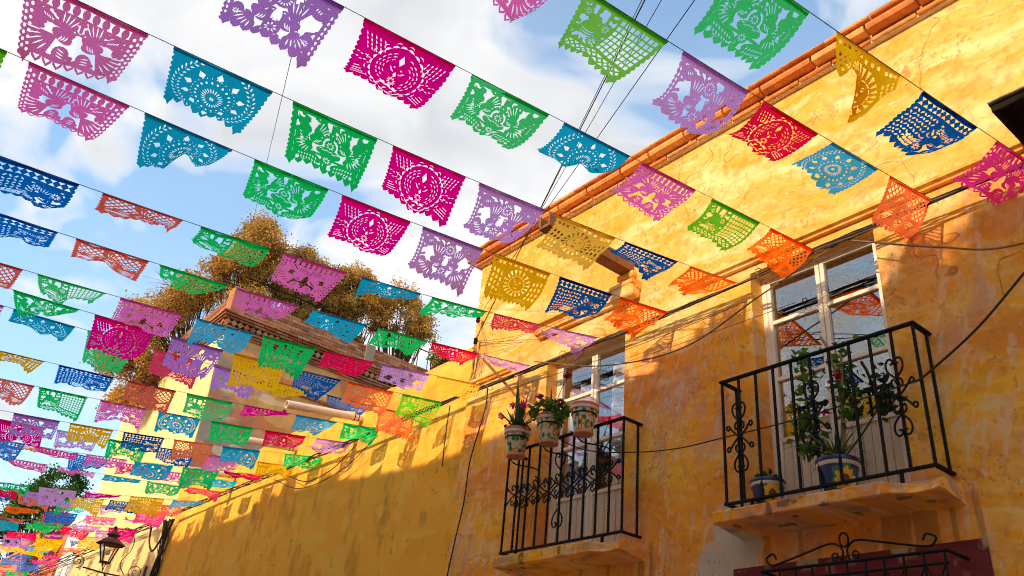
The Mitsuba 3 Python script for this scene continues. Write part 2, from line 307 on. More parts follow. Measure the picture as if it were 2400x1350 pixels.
# painted band round the ground-floor window and its iron grille
ws = part(oh, 'window_surround', along_x(box(2.41, .0, 4.46, 3.225).difference(box(2.55, 1.0, 4.25, 2.92)), 5.994, 5.9995), 'maroon_paint')
def bar(a, b, r=.009): return tube([a, b], r, 6)
def spiral(c, r, turns, a0, sgn, e1, e2, n=22):
    t = np.linspace(0, 1, n); rr = r*(1-.8*t); a = a0+sgn*turns*2*PI*t
    return np.asarray(c)+np.outer(rr*np.cos(a), e1)+np.outer(rr*np.sin(a), e2)
EY, EZ, EX = np.array([0, 1, 0.]), np.array([0, 0, 1.]), np.array([1, 0, 0.])
def scroll(p, q, bow, x, r=.028, th=.0075, curl=1):
    """A wrought C-scroll from p to q (y, z): a bowed bar whose ends curl in."""
    p, q = np.array(p, float), np.array(q, float); d = q-p; L = np.linalg.norm(d); d /= L; nrm = np.array([-d[1], d[0]])*curl
    t = np.linspace(0, 1, 13)[:, None]
    mid = p+(q-p)*t+nrm*bow*4*t*(1-t)*1.0
    def curl_end(c, dirn, sgn):
        s = np.linspace(0, 1, 14)[1:]; a = s*2*PI*1.15; rr = r*(1-.72*s)
        cen = c+nrm*(-r); v0 = nrm
        ca, sa = np.cos(a), np.sin(a)
        return cen+rr[:, None]*(ca[:, None]*v0+sgn*sa[:, None]*dirn)
    P = np.vstack([curl_end(p, -d, 1)[::-1], mid, curl_end(q, d, 1)])
    P3 = np.c_[np.full(len(P), x), P[:, 0], P[:, 1]]
    return tube(P3, th, 5)
gr = oh+'__window_grille'; put(gr, cat([bar((5.70, 2.55, 3.10), (5.70, 3.98, 3.10), .012), bar((5.70, 2.55, 3.02), (5.70, 3.98, 3.02), .009), bar((5.70, 2.55, 3.10), (6, 2.55, 3.10), .012), bar((5.70, 3.98, 3.10), (6, 3.98, 3.10), .012)]), 'iron', 40); used[gr] = 0
for k in range(11): part(gr, 'bar', bar((5.70, 2.57+.139*k, 1.0), (5.70, 2.57+.139*k, 3.10)), 'iron', 40)
for k in range(10):
    y = 2.57+.139*k; part(gr, 'zigzag', tube([(5.70, y, 3.02), (5.70, y+.07, 2.88), (5.70, y+.139, 3.02)], .006, 5), 'iron')
for s in (-1, 1):
    c = 3.27
    part(gr, 'crest_scroll', tube(curve([(5.70, c+s*.03, 3.11), (5.70, c+s*.02, 3.19), (5.70, c+s*.10, 3.24), (5.70, c+s*.30, 3.20), (5.70, c+s*.52, 3.15), (5.70, c+s*.62, 3.14), (5.70, c+s*.66, 3.19), (5.70, c+s*.60, 3.22), (5.70, c+s*.57, 3.18)]), .008, 5), 'iron', 40)
    part(gr, 'crest_scroll', tube(spiral((5.70, c+s*.075, 3.145), .035, 1.1, -PI/2, s, EY, EZ), .007, 5), 'iron', 40)
part(gr, 'crest_loop', tube(np.array([(5.70, 3.27+.035*math.sin(a), 3.255+.05*math.cos(a)) for a in np.linspace(0, 2*PI, 18)]), .008, 5), 'iron', 40)

# ---- balcony doors
def door(y0, y1, z0, z1, levels, panel, name_label, lock=None):
    d = unique(oh+'__balcony_door'); x = 6.2; ym = (y0+y1)/2
    labels[d] = {'label': name_label}
    fr = [bx(x-.03, x+.03, y0, y0+.05, z0, z1, .005), bx(x-.03, x+.03, y1-.05, y1, z0, z1, .005), bx(x-.03, x+.03, y0+.05, y1-.05, z1-.05, z1, .005)]
    put(d, cat(fr), 'cream_paint')
    for a, b in ((y0+.052, ym-.004), (ym+.004, y1-.052)):
        L = [bx(x-.025, x+.025, a, a+.042, z0+.01, z1-.052, .004), bx(x-.025, x+.025, b-.042, b, z0+.01, z1-.052, .004)]
        for z in [z0+.03, panel]+levels+[z1-.074]: L.append(bx(x-.022, x+.022, a+.042, b-.042, z-.02, z+.02, .003))
        part(d, 'leaf_frame', cat(L), 'cream_paint')
        zz = [panel]+levels+[z1-.074]
        for lo, hi in zip(zz[:-1], zz[1:]):
            v = np.array([[x+.006, a+.042, lo+.02], [x+.006, b-.042, lo+.02], [x+.006, b-.042, hi-.02], [x+.006, a+.042, hi-.02]])
            part(d, 'pane', trimesh.Trimesh(v, [[0, 1, 2], [0, 2, 3]], process=False), 'window_glass')
        n = 6; w = (b-a-.084)/n
        for k in range(n): part(d, 'panel_slat', bx(x-.006+.004*(k % 2), x+.012, a+.042+w*k+.003, a+.042+w*(k+1)-.003, z0+.05, panel-.02, .004), 'grey_cream_paint')
    if lock: part(d, 'lock', cat([bx(x-.05, x-.026, ym-.05, ym+.05, lock-.05, lock+.05, .006), moved(trimesh.creation.cylinder(.02, .03), (x-.06, ym, lock))]), 'steel', 30)
    return d
door(5.78, 7.03, 3.56, 5.96, [5.42, 4.82], 4.24, 'left balcony door with white floral curtains behind its panes')
door(2.88, 4.12, 3.60, 5.99, [5.47, 4.89], 4.31, 'right balcony door with sky and flags mirrored in its panes', 4.72)
for y0, y1, lo, top, k in ((5.86, 6.30, 3.6, 5.75, 1), (6.50, 6.98, 3.6, 5.62, 2)):
    yy = np.linspace(y0, y1, 60); zz = np.linspace(lo, top, 8)
    gx = 6.33+.035*np.sin(yy*34+k)[:, None]+.012*np.sin(yy*81)[:, None]+0*zz
    V = np.stack([gx, yy[:, None]+.01*np.sin(zz*3)[None, :], zz[None, :]+0*gx], -1).reshape(-1, 3)
    i, j = np.meshgrid(np.arange(59), np.arange(7), indexing='ij'); q = np.stack([i*8+j, (i+1)*8+j, (i+1)*8+j+1, i*8+j+1], -1).reshape(-1, 4)
    kk = thing('curtain', ('white floral curtain behind the right leaf' if k == 1 else 'white floral curtain behind the left leaf')+' of the left balcony door', 'curtain', 'curtains behind the left balcony door')
    put(kk, (V, q), 'curtain_cloth', True)

# ---- balconies: slab, rails, bars, scrolls
def balcony(y0, y1, zt, zb, slab, nb, label, ornate):
    b = unique(oh+'__balcony'); labels[b] = {'label': label}; x = 5.745
    sy0, sy1, sz0, sz1 = slab
    prof = [(5.998, sz0-.045), (5.70, sz0-.003), (5.635, sz0), (5.625, sz0+.01), (5.625, sz1-.01), (5.635, sz1), (5.998, sz1)]
    m = along_y(prof, sy0, sy1)
    m = m.subdivide_to_size(.045); v = np.asarray(m.vertices).copy()
    edge = np.clip((5.70-v[:, 0])*20, 0, 1); v[:, 0] += .010*(meshkit.fbm(v*16, 3, seed=8)-.5)*edge; v[:, 2] += .006*(meshkit.fbm(v*13, 2, seed=3)-.5)*edge
    chip = np.clip(1-np.linalg.norm((v-[5.63, sy0+.14, sz1])*[1, .5, 1], axis=1)/.14, 0, 1); v[:, 0] += .09*chip; v[:, 2] -= .06*chip
    put(b, trimesh.Trimesh(v, m.faces, process=False), 'slab_plaster')
    part(b, 'top_rail', cat([bx(x-.022, x+.022, y0-.022, y1+.022, zt-.010, zt+.010, .003), bx(x+.022, 6.0, y0-.022, y0+.022, zt-.010, zt+.010, .003), bx(x+.022, 6.0, y1-.022, y1+.022, zt-.010, zt+.010, .003)]), 'iron')
    part(b, 'bottom_rail', cat([bx(x-.020, x+.020, y0-.020, y1+.020, zb-.010, zb+.010, .003), bx(x+.020, 6.0, y0-.020, y0+.020, zb-.010, zb+.010, .003), bx(x+.020, 6.0, y1-.020, y1+.020, zb-.010, zb+.010, .003)]), 'iron')
    ys = np.linspace(y0, y1, nb)
    for y in ys: part(b, 'bar', bx(x-.0105, x+.0105, y-.0105, y+.0105, zb+.010, zt-.010, .003), 'iron')
    for y in (y0, y1): part(b, 'bar', bx(5.94, 5.961, y-.0105, y+.0105, zb+.010, zt-.010, .003), 'iron')
    for y in (y0+.25, y1-.25): part(b, 'foot', bx(x-.012, x+.012, y-.012, y+.012, sz1-.03, zb-.010), 'iron')
    zm = (zt+zb)/2; dy = ys[1]-ys[0]
    def heart(y, z, s, up, xx=x-.012):
        for q in (-1, 1):
            P = [(0, 0), (.045, .05), (.055, .10), (.035, .135), (.01, .125), (.012, .10), (.028, .102)]
            part(b, 'scroll', tube(curve([(xx-.006, y+q*s*a, z+up*s*c) for a, c in P], 6), .0085, 5), 'iron', 40)
    def cross(y, z, w, h):
        for q in (-1, 1):
            for u in (-1, 1):
                P = [(0.006, .02), (.25, .18), (.62, .62), (.86, .98), (1.0, .80), (.86, .62), (.74, .76)]
                part(b, 'scroll', tube(curve([(x-.020, y+q*w*a, z+u*h*c) for a, c in P], 5), .0085, 5), 'iron', 40)
            for u in (-1, 1):
                P = [(0.0, .55), (.16, .75), (.34, .62), (.30, .40), (.16, .46)]
                part(b, 'scroll', tube(curve([(x-.020, y+q*w*a, z+u*h*c*1.5) for a, c in P], 5), .008, 5), 'iron', 40)
    if ornate:
        for k in range(1, nb-1): cross(ys[k], zm-.01+.05*(k % 2), dy*.92, .10)
        heart(ys[nb//2], zm+.20, 1.35, 1); heart(ys[nb//2], zm-.22, 1.35, -1)
    else:
        for k in (1, nb//2, nb-2):
            heart(ys[k], zm+.14, 1.2, 1); heart(ys[k], zm-.14, 1.2, -1); cross(ys[k], zm, dy*.75, .12)
    return b
b1 = balcony(5.51, 7.28, 4.745, 3.622, (5.45, 7.25, 3.445, 3.555), 11, 'left balcony with rows of scrolls between its bars', True)
b2 = balcony(2.55, 4.31, 4.79, 3.685, (2.50, 4.37, 3.505, 3.605), 11, 'right balcony with three single scroll ornaments', False)
# projecting canopy at the far right
ca = oh+'__canopy'; put(ca, cat([bx(5.38, 5.42, -1.5, 1.57, 6.03, 6.085, .005), bx(5.42, 5.998, 1.53, 1.57, 6.03, 6.085, .005), bx(5.37, 5.998, -1.5, 1.578, 6.087, 6.105, .005)]), 'dark_wood'); used[ca] = 0
labels[ca] = {'label': 'dark wooden canopy with a pale cement top edge'}
for k in range(5): part(ca, 'beam', bx(5.44, 5.995, 1.28-.42*k, 1.33-.42*k, 6.04, 6.085, .006), 'dark_wood')
part(ca, 'top_edge', bx(5.365, 5.997, -1.5, 1.582, 6.107, 6.122, .005), 'cement')

# ---------------------------------------------------------------- plants and pots
def blades(rng, n, L, w, spread, droop, base=(0, 0, 0)):
    out = []
    for k in range(n):
        a = rng.uniform(0, 2*PI); l = L*rng.uniform(.55, 1.1); sp = spread*rng.uniform(.3, 1.1); t = np.linspace(0, 1, 7)
        r = l*sp*t; h = l*(t*math.sqrt(max(1-sp*sp*.6, .1)))-droop*l*t*t*sp
        ww = w*(1-t**2.2)*(.6+.4*np.sin(t*PI)); ca, sa = math.cos(a), math.sin(a)
        c = np.c_[base[0]+r*ca, base[1]+r*sa, base[2]+h]; s = np.array([-sa, ca, 0])
        V = np.vstack([c-s*ww[:, None], c+[0, 0, -w*.25]*np.ones((7, 1)), c+s*ww[:, None]]); i = np.arange(6)
        F = np.vstack([np.c_[i, i+7, i+8], np.c_[i, i+8, i+1], np.c_[i+7, i+14, i+15], np.c_[i+7, i+15, i+8]])
        out.append((V, F))
    return cat(out)
def leaves(rng, centres, size, per=1, flat=.6):
    """Small leaf-shaped faces (kite of four triangles, folded along the midrib) at and around the points."""
    P = np.repeat(np.asarray(centres, float), per, 0); n = len(P)
    u = rng.normal(size=(n, 3)); u[:, 2] *= flat; u /= np.linalg.norm(u, axis=1, keepdims=True)
    w = np.cross(u, rng.normal(size=(n, 3))); w /= np.linalg.norm(w, axis=1, keepdims=True); nn = np.cross(u, w)
    s = size*rng.uniform(.6, 1.2, (n, 1))
    V = np.stack([P, P+u*s*.5+w*s*.32+nn*s*.08, P+u*s, P+u*s*.5-w*s*.32+nn*s*.08], 1).reshape(-1, 3)
    i = np.arange(n)[:, None]*4
    return trimesh.Trimesh(V, np.vstack([i+[0, 1, 2], i+[0, 2, 3]]), process=False)
def ball(rng, c, r, n, shell=.35):
    v = rng.normal(size=(n, 3)); v /= np.linalg.norm(v, axis=1, keepdims=True)
    return np.asarray(c)+v*np.asarray(r)*(shell+(1-shell)*rng.uniform(0, 1, (n, 1))**.5)
def pot_shape(r, h):
    return [(.001, 0), (r*.62, 0), (r*.66, .012), (r*.66, h*.08), (r*.63, h*.09), (r*.66, h*.12), (r*.88, h*.78), (r*.90, h*.80)], [(r*.90, h*.80), (r*.99, h*.81), (r, h*.83), (r, h*.90)], [(r, h*.90), (r*1.005, h*.91), (r*1.005, h*.985), (r*.98, h), (r*.90, h), (r*.88, h*.90), (.001, h*.88)]
def hanging_pot(y, z, label, seed):
    c = (5.58, y); r, h = .148, .31; z0 = z-h/2
    k = thing('flower_pot', label, 'flower pot', 'painted pots hung on the left balcony rail')
    diffuse(f'talavera{seed}', talavera(c, seed*3.7), .3, .5)
    body, band, rim = pot_shape(r, h); at = (c[0], c[1], z0)
    part(k, 'body', moved(lathe(body, 32), at), f'talavera{seed}', 40); part(k, 'band', moved(lathe(band, 32), at), 'pot_white', 40); part(k, 'rim', moved(lathe(rim, 32), at), 'pot_red', 40)
    part(k, 'foot', moved(lathe([(.001, -.004), (r*.68, -.004), (r*.70, .004), (r*.70, h*.07), (r*.66, h*.085)], 32), at), 'pot_clay', 40)
    hr = 'pot_ring'; zr = z0+h*.66; rr = r*.85
    part(b1, hr, cat([tube(np.array([(c[0]+rr*math.cos(a), c[1]+rr*math.sin(a), zr) for a in np.linspace(0, 2*PI, 33)]), .008, 6),
        tube(curve([(c[0]-.0, c[1]+rr, zr), (c[0], c[1]+rr*.95, z0+.06), (c[0]+.02, c[1]+rr*.3, z0-.06), (5.70, c[1]-.10, z0-.10), (5.735, c[1]-.20, z0-.14), (5.735, c[1]-.235, z0-.20), (5.735, c[1]-.205, z0-.235), (5.735, c[1]-.18, z0-.205)]), .008, 6)]), 'iron', 40)
    return k, (c[0], c[1], z0+h*.9)
rg = np.random.default_rng(5)
k1, p1 = hanging_pot(6.97, 4.745, 'leftmost hanging painted pot, with spiky agave leaves and pink flowers', 1)
k2, p2 = hanging_pot(6.43, 4.775, 'middle hanging painted pot, with leafy geranium and dark wine flowers', 2)
k3, p3 = hanging_pot(5.91, 4.765, 'rightmost hanging painted pot, the bare one without plants', 3)
part(k1, 'soil', moved(lathe([(.001, .0), (.12, 0)], 24), p1), 'soil'); part(k2, 'soil', moved(lathe([(.001, .0), (.12, 0)], 24), p2), 'soil')
def plant(name, label, catg, group=None): return thing(name, label, catg, group)
a1 = plant('agave_plant', 'grey-green spiky agave in the leftmost hanging pot', 'plant')
r3 = random.Random(3)
for k in range(16): part(a1, 'leaf', blades(r3, 1, .34, .022, .8, .3, p1), 'leaf_agave')
for k in range(5): part(a1, 'tall_leaf', blades(r3, 1, .62, .035, .25, .05, p1), 'leaf_agave')
part(a1, 'foliage', leaves(rg, ball(rg, np.add(p1, (0, 0, .05)), (.15, .15, .08), 160), .05), 'leaf_dark')
for d in ((-.08, .02, .30), (-.06, -.16, .27), (-.02, .30, .26)):
    part(a1, 'flower', leaves(rg, ball(rg, np.add(p1, d), (.035, .04, .03), 46), .035), 'petal_pink'); part(a1, 'stem', tube(sag(p1, np.add(p1, d), -.03, 8), .004, 5), 'leaf_dark')
g1 = plant('geranium', 'leafy geranium with dark wine flower heads in the middle hanging pot', 'plant')
part(g1, 'foliage', leaves(rg, np.vstack([ball(rg, np.add(p2, (-.02, .02, .08)), (.20, .26, .11), 420), ball(rg, np.add(p2, (-.05, -.22, .0)), (.08, .1, .1), 90)]), .055), 'leaf_green'); part(g1, 'foliage', leaves(rg, ball(rg, np.add(p2, (-.02, .0, .10)), (.2, .24, .12), 200), .05), 'leaf_bright')
part(g1, 'spike', blades(random.Random(4), 9, .36, .018, .5, .1, p2), 'leaf_agave')
for d in ((-.03, -.26, .42), (-.05, -.20, .12), (-.02, .18, .30)):
    part(g1, 'flower', leaves(rg, ball(rg, np.add(p2, d), (.035, .04, .03), 60), .035), 'petal_wine'); part(g1, 'stem', tube(sag(p2, np.add(p2, d), -.02, 8), .004, 5), 'leaf_dark')
# cobalt pots on the right balcony
def cobalt(y, z0, r, h, label, seed):
    k = thing('blue_pot', label, 'flower pot'); at = (5.87, y, z0)
    diffuse(f'cobalt_print{seed}', cobalt_pot((5.87, y)), .25, .6)
    part(k, 'body', moved(lathe([(.001, 0), (r*.6, 0), (r*.66, .01), (r*.92, h*.7), (r*.95, h*.78)], 36), at), f'cobalt_print{seed}', 40)
    part(k, 'stripe', moved(lathe([(r*.95, h*.78), (r*.985, h*.80), (r*1.0, h*.87), (r*1.0, h*.88)], 36), at), 'pot_white', 40)
    part(k, 'rim', moved(lathe([(r*1.0, h*.88), (r*1.03, h*.90), (r*1.04, h*.97), (r*1.01, h), (r*.9, h), (r*.88, h*.92), (.001, h*.9)], 36), at), 'cobalt', 40)
    return k, (5.87, y, z0+h*.92)
k4, p4 = cobalt(3.35, 3.607, .160, .30, 'large cobalt blue pot with a painted sunflower behind the right balcony bars', 4)
k5, p5 = cobalt(3.99, 3.607, .14, .25, 'small blue and white pot at the left end of the right balcony', 5)
s5 = plant('succulent', 'small yellow-green succulent in the small blue pot', 'plant')
r5 = random.Random(12)
for k in range(22): part(s5, 'leaf', blades(r5, 1, .13, .022, .9, .35, p5), 'leaf_pale')
part(s5, 'foliage', leaves(rg, ball(rg, np.add(p5, (0, 0, .03)), (.13, .15, .05), 160), .045), 'leaf_green'); part(s5, 'stem', tube(curve([p5, np.add(p5, (0, .03, .12)), np.add(p5, (-.01, .05, .26))]), .004, 5), 'stem_tan')
sp = plant('spider_plant', 'spider plant with long arching striped blades in the large cobalt pot', 'plant')
r14 = random.Random(14)
for k in range(60): part(sp, 'blade', blades(r14, 1, *((.50, .010, .95, .75) if k % 3 else (.36, .011, .9, .6)), p4), 'leaf_pale' if k % 3 else 'leaf_green')
eu = plant('thorny_euphorbia', 'tall thorny euphorbia with oval leaves and red flowers rising from the large cobalt pot', 'plant')
for j, pts in enumerate(([(0, 0, 0), (-.04, .10, .18), (-.05, .17, .40), (-.04, .20, .75), (-.02, .22, 1.02)], [(0, .03, 0), (-.03, .17, .12), (-.04, .25, .22), (-.03, .27, .45)], [(0, -.03, 0), (.0, -.10, .5), (0, -.14, .95)])):
    P = curve([np.add(p4, q) for q in pts]); part(eu, 'stem', tube(P, .012, 6), 'bark' if j < 2 else 'stem_tan', 40)
    for q in P[len(P)//3:][:, None].repeat(3, 1).reshape(-1, 3): part(eu, 'leaf', leaves(rg, [q+rg.normal(size=3)*.032], .095), ('leaf_bright', 'leaf_bright', 'leaf_green')[j])
    part(eu, 'thorn', leaves(rg, P+rg.normal(size=P.shape)*.012, .02), 'stem_tan')
for d in ((-.05, .02, .42), (-.04, -.10, .70)): part(eu, 'flower', leaves(rg, ball(rg, np.add(p4, d), (.022, .026, .022), 50), .028), 'petal_red')
tp = plant('climbing_plant', 'bare tan stem with heart-shaped green leaves beside the right balcony door', 'plant')
P = curve([np.add(p4, q) for q in ((.02, -.06, 0), (.02, -.08, .5), (.03, -.02, .95), (.02, .04, 1.12))]); part(tp, 'stem', tube(P, .014, 6), 'stem_tan', 40)
for q in P[6:24].repeat(2, 0): part(tp, 'leaf', leaves(rg, [q+rg.normal(size=3)*[.04, .09, .05]], .09), 'leaf_bright')
part(tp, 'foliage', leaves(rg, ball(rg, np.add(p4, (.05, -.42, .40)), (.04, .11, .13), 18), .10), 'leaf_dark'); part(tp, 'branch', tube(curve([np.add(p4, q) for q in ((.02, -.06, .05), (.04, -.25, .25), (.05, -.45, .5))]), .008, 5), 'bark')

# ---------------------------------------------------------------- the low yellow house
yh = thing('yellow_house', 'low bright yellow plaster house with white drain pipes poking from its parapet', 'house')
top = [(8.623, 6.66)]+[(8.623+k*.3, 6.58+.05*math.sin(k*.85)+.03*math.sin(k*2.1)+.012*math.sin(k*5.7)) for k in range(1, 36)]+[(19.5, 6.5)]
part(yh, 'wall', along_x([(8.623, 0)]+[(19.5, 0)]+top[::-1], 6.04, 6.45), 'yellow_plaster')
part(yh, 'roof', bx(6.45, 13, 8.63, 19.5, 5.9, 6.1), 'cement')
part(yh, 'back_wall', bx(12.6, 13, 8.63, 19.5, 0, 5.9), 'yellow_plaster')
for a, b in (((6.06, 11.52, 6.28), (4.75, 11.52, 6.10)), ((6.06, 13.74, 6.25), (5.0, 13.74, 6.11)), ((6.06, 16.3, 6.22), (5.05, 16.3, 6.08))):
    a, b = np.array(a), np.array(b); d = (b-a)/np.linalg.norm(b-a)
    o = tube([a, b], .062, 20, False); i = tube([b, a], .052, 20, False)
    e1 = np.cross(d, [0, 1, 0]); e1 /= np.linalg.norm(e1); e2 = np.cross(d, e1); g = np.arange(20)*2*PI/20
    ring = np.vstack([b+np.outer(np.cos(g), e1)*r+np.outer(np.sin(g), e2)*r for r in (.062, .052)]); j = np.arange(20)
    dp = part(yh, 'drain_pipe', cat([o, i, (ring, np.vstack([np.c_[j, (j+1) % 20, j+20], np.c_[(j+1) % 20, (j+1) % 20+20, j+20]]))]), 'pale_pipe', 40)
    used[dp] = 0
    for t in (.10, .17): part(dp, 'collar', tube([a+d*t, a+d*(t+.012)], .066, 20), 'rubber')

# ---------------------------------------------------------------- the tall brick-topped house behind
GY, GX, ZT = 19.56, 6.06, 11.62
bh = thing('brick_house', 'tall old house topped with a brick parapet and sawtooth brick cornice', 'house')
part(bh, 'gable_wall', bx(GX+.02, 14.5, GY, GY+.35, 0, 10.9), 'gable_plaster')
part(bh, 'facade', bx(GX, GX+.35, GY+.001, 27.0, 0, 10.9), 'pale_plaster')
part(bh, 'roof', bx(GX+.35, 14.5, GY+.35, 27, 10.7, 10.95), 'cement')
part(bh, 'core', cat([bx(GX-.02, 14.5, GY-.03, GY+.30, 10.902, 11.60), bx(GX-.02, GX+.33, GY+.30, 27, 10.902, 11.60), bx(14.2, 14.5, GY+.35, 27, 0, 11.4)]), 'mortar')
rb = random.Random(31)
def brick(x0, x1, y0, y1, z0, z1, c=.008):
    part(bh, 'brick', bx(x0, x1, y0, y1, z0, z1, c), f'old_brick{rb.randrange(4)}')
def band(z0, h, out, L):
    """One projecting course along the gable and round the corner along the street front."""
    x = GX-out
    while x < 13.2:
        l = L*rb.uniform(.85, 1.15); brick(x, x+l-.012, GY-out+rb.uniform(-.01, .01), GY+.02, z0, z0+h-.008); x += l
    y = GY-out+.22
    while y < 26.8:
        l = 2.2*L*rb.uniform(.85, 1.15); brick(GX-out+rb.uniform(-.01, .01), GX+.02, y, y+l-.012, z0, z0+h-.008); y += l
band(10.50, .055, .05, .36); band(10.56, .055, .09, .36); band(10.62, .055, .13, .36)
band(10.86, .055, .16, .36); band(10.92, .055, .20, .36); band(10.98, .06, .24, .36)
for k in range(42):                                                   # sawtooth row: bricks set on the diagonal
    c = GX-.06+.17*k; s = .083
    part(bh, 'tooth_brick', along_y([(c-s, 10.77), (c, 10.685), (c+s, 10.77), (c, 10.853)], GY-.14, GY+.02), f'old_brick{rb.randrange(4)}')
for k in range(26):
    c = GY+.05+.28*k; s = .135
    part(bh, 'tooth_brick', along_x([(c-s, 10.77), (c, 10.685), (c+s, 10.77), (c, 10.853)], GX-.14, GX+.02), f'old_brick{rb.randrange(4)}')
for r in range(6):                                                    # parapet courses
    z0 = 11.05+.095*r; x = GX-.05-(.14 if r % 2 else 0)
    while x < 12.9:
        l = .29*rb.uniform(.92, 1.08); brick(max(x, GX-.05), x+l-.014, GY-.05+rb.uniform(-.008, .008), GY, z0, z0+.083); x += l
for r in range(3):
    y = GY+.2
    while y < 26.6: brick(GX-.05, GX, y, y+.6, 11.05+.19*r, 11.05+.19*r+.175); y += .615
part(bh, 'parapet_pier', bx(GX-.08, GX+.32, GY-.08, GY+.32, 11.05, 11.80, .015), 'old_brick1'); part(bh, 'parapet_pier', bx(9.95, 10.25, GY-.07, GY+.2, 11.05, 11.68, .015), 'cement')
part(bh, 'ledge', cat([bx(GX-.05, 14.4, GY-.06, GY, 9.55, 9.63, .01)]), 'old_brick0')
fe = thing('roof_fence', 'thin dark metal fence on the roof behind the brick parapet', 'fence')
for z in (12.0, 12.75): part(fe, 'rail', tube([(6.6, 20.6, z), (14, 20.6, z)], .018, 6), 'iron')
for k in range(20): part(fe, 'post', tube([(6.6+.38*k, 20.6, 11), (6.6+.38*k, 20.6, 12.9)], .013, 5), 'iron')
def bush(name, label, catg, base, blobs, n, mats, seed, group=None, twigs=26):
    """A shrub or tree: branching trunk, then leaf tufts clumped round the twig ends."""
    r = np.random.default_rng(seed); k = thing(name, label, catg, group); base = np.array(base, float)
    tr, ends = [], []
    for c, rad, w in blobs:
        c = np.array(c, float); rad = np.array(rad, float)
        for j in range(max(3, int(twigs*w))):
            v = r.normal(size=3); v[2] = abs(v[2])*.8-.15*(j % 3); v /= np.linalg.norm(v); e = c+v*rad*r.uniform(.55, 1.0); ends.append((e, rad))
            m = base+(e-base)*r.uniform(.35, .6)+r.normal(size=3)*.12*rad.mean()
            tr.append(tube(curve([base+r.normal(size=3)*[.05, .05, 0], m, e], 5), np.linspace(.035*rad.mean()+.012, .006, 11), 5))
    part(k, 'trunk', cat(tr), 'bark')
    per = n//len(ends); groups = [[] for _ in mats]
    for e, rad in ends:
        q = ball(r, e, rad*r.uniform(.20, .46)*r.uniform(.75, 1.25, 3), per, .1)
        for t in range(0, per, 22):
            c = q[t]+r.normal(size=(min(22, per-t), 3))*.09*(rad.mean()/.8); groups[r.choice(len(mats), p=[m[1] for m in mats])].append(c)
    for (m, _, size), g in zip(mats, groups):
        if g: part(k, 'foliage', leaves(r, np.vstack(g), size, 1, .8), m)
    return k
GOLD = [('leaf_gold', .60, .078), ('leaf_gold_dark', .26, .078), ('leaf_olive', .14, .078)]
bush('roof_tree', 'golden-brown tree left of the brick corner, leaning past the street front', 'tree', (6.6, 24.2, 11), [((5.35, 23.6, 12.0), (.85, 1.2, .95), 1), ((5.2, 24.5, 10.9), (.75, 1.2, .9), .8), ((6.2, 23.5, 12.9), (.8, .9, .8), .8), ((5.5, 24.5, 9.6), (.45, .8, .7), .35)], 34000, GOLD, 1, 'golden trees round the brick parapet', 24)
bush('roof_tree', 'largest golden-brown tree, above the corner of the brick parapet', 'tree', (7.1, 22.0, 11), [((7.0, 22, 14.3), (.85, .9, 1.0), 1), ((6.5, 22, 13.3), (.7, .8, .8), .7), ((7.7, 22, 13.6), (.7, .8, .8), .7), ((7.15, 22, 15.0), (.5, .5, .5), .4), ((7.1, 21.8, 12.5), (.9, .7, .6), .6)], 42000, GOLD, 2, 'golden trees round the brick parapet', 24)
bush('roof_tree', 'golden-brown tree second from the brick corner, behind the roof fence', 'tree', (9.0, 22.3, 11), [((8.7, 22.3, 14.5), (.75, .8, .7), 1), ((9.4, 22.3, 14.2), (.7, .8, .8), .8), ((8.9, 22.3, 13.5), (.7, .8, .6), .5), ((8.9, 22.0, 12.7), (.45, .6, .5), .3)], 30000, GOLD, 3, 'golden trees round the brick parapet', 24)
bush('roof_tree', 'golden-brown tree third from the brick corner', 'tree', (10.5, 22.2, 11), [((10.35, 22.2, 14.7), (.85, .8, .75), 1), ((10.9, 22.2, 14.0), (.75, .8, .8), .8), ((10.1, 22.2, 13.8), (.7, .8, .7), .6), ((10.5, 22.0, 12.8), (.5, .6, .55), .35)], 30000, GOLD, 4, 'golden trees round the brick parapet', 24)
bush('roof_tree', 'sparse thin golden tree at the right end of the brick parapet', 'tree', (12.2, 21.8, 11), [((12.15, 21.8, 14.5), (.75, .8, .8), 1), ((12.7, 21.8, 13.9), (.6, .8, .7), .7), ((11.7, 21.8, 13.7), (.6, .7, .6), .5), ((12.3, 21.6, 12.9), (.4, .5, .5), .25)], 17000, GOLD, 5, 'golden trees round the brick parapet', 24)
bush('roof_shrub', 'small green-brown shrub hanging over the end of the brick parapet', 'shrub', (12.4, 19.8, 11.6), [((12.35, 19.4, 11.9), (.3, .3, .4), 1)], 900, [('leaf_gold_dark', .5, .09), ('leaf_green', .5, .09)], 6)
# bare branch reaching out at the left
tw = thing('bare_branch', 'bare grey twigs sticking out left of the golden trees', 'branch'); r6 = np.random.default_rng(6); TW = []
for j in range(16):
    b = np.array([5.75, 23.0, 12.75])+r6.normal(size=3)*.05; e = b+np.array([-1.0, .1, .30])*r6.uniform(.5, 1.1)+r6.normal(size=3)*[.22, .2, .30]
    TW.append(tube(curve([b, (b+e)/2+r6.normal(size=3)*.1, e], 5), np.linspace(.008, .0025, 11), 4))
put(tw+"__twig", cat(TW), 'bark')

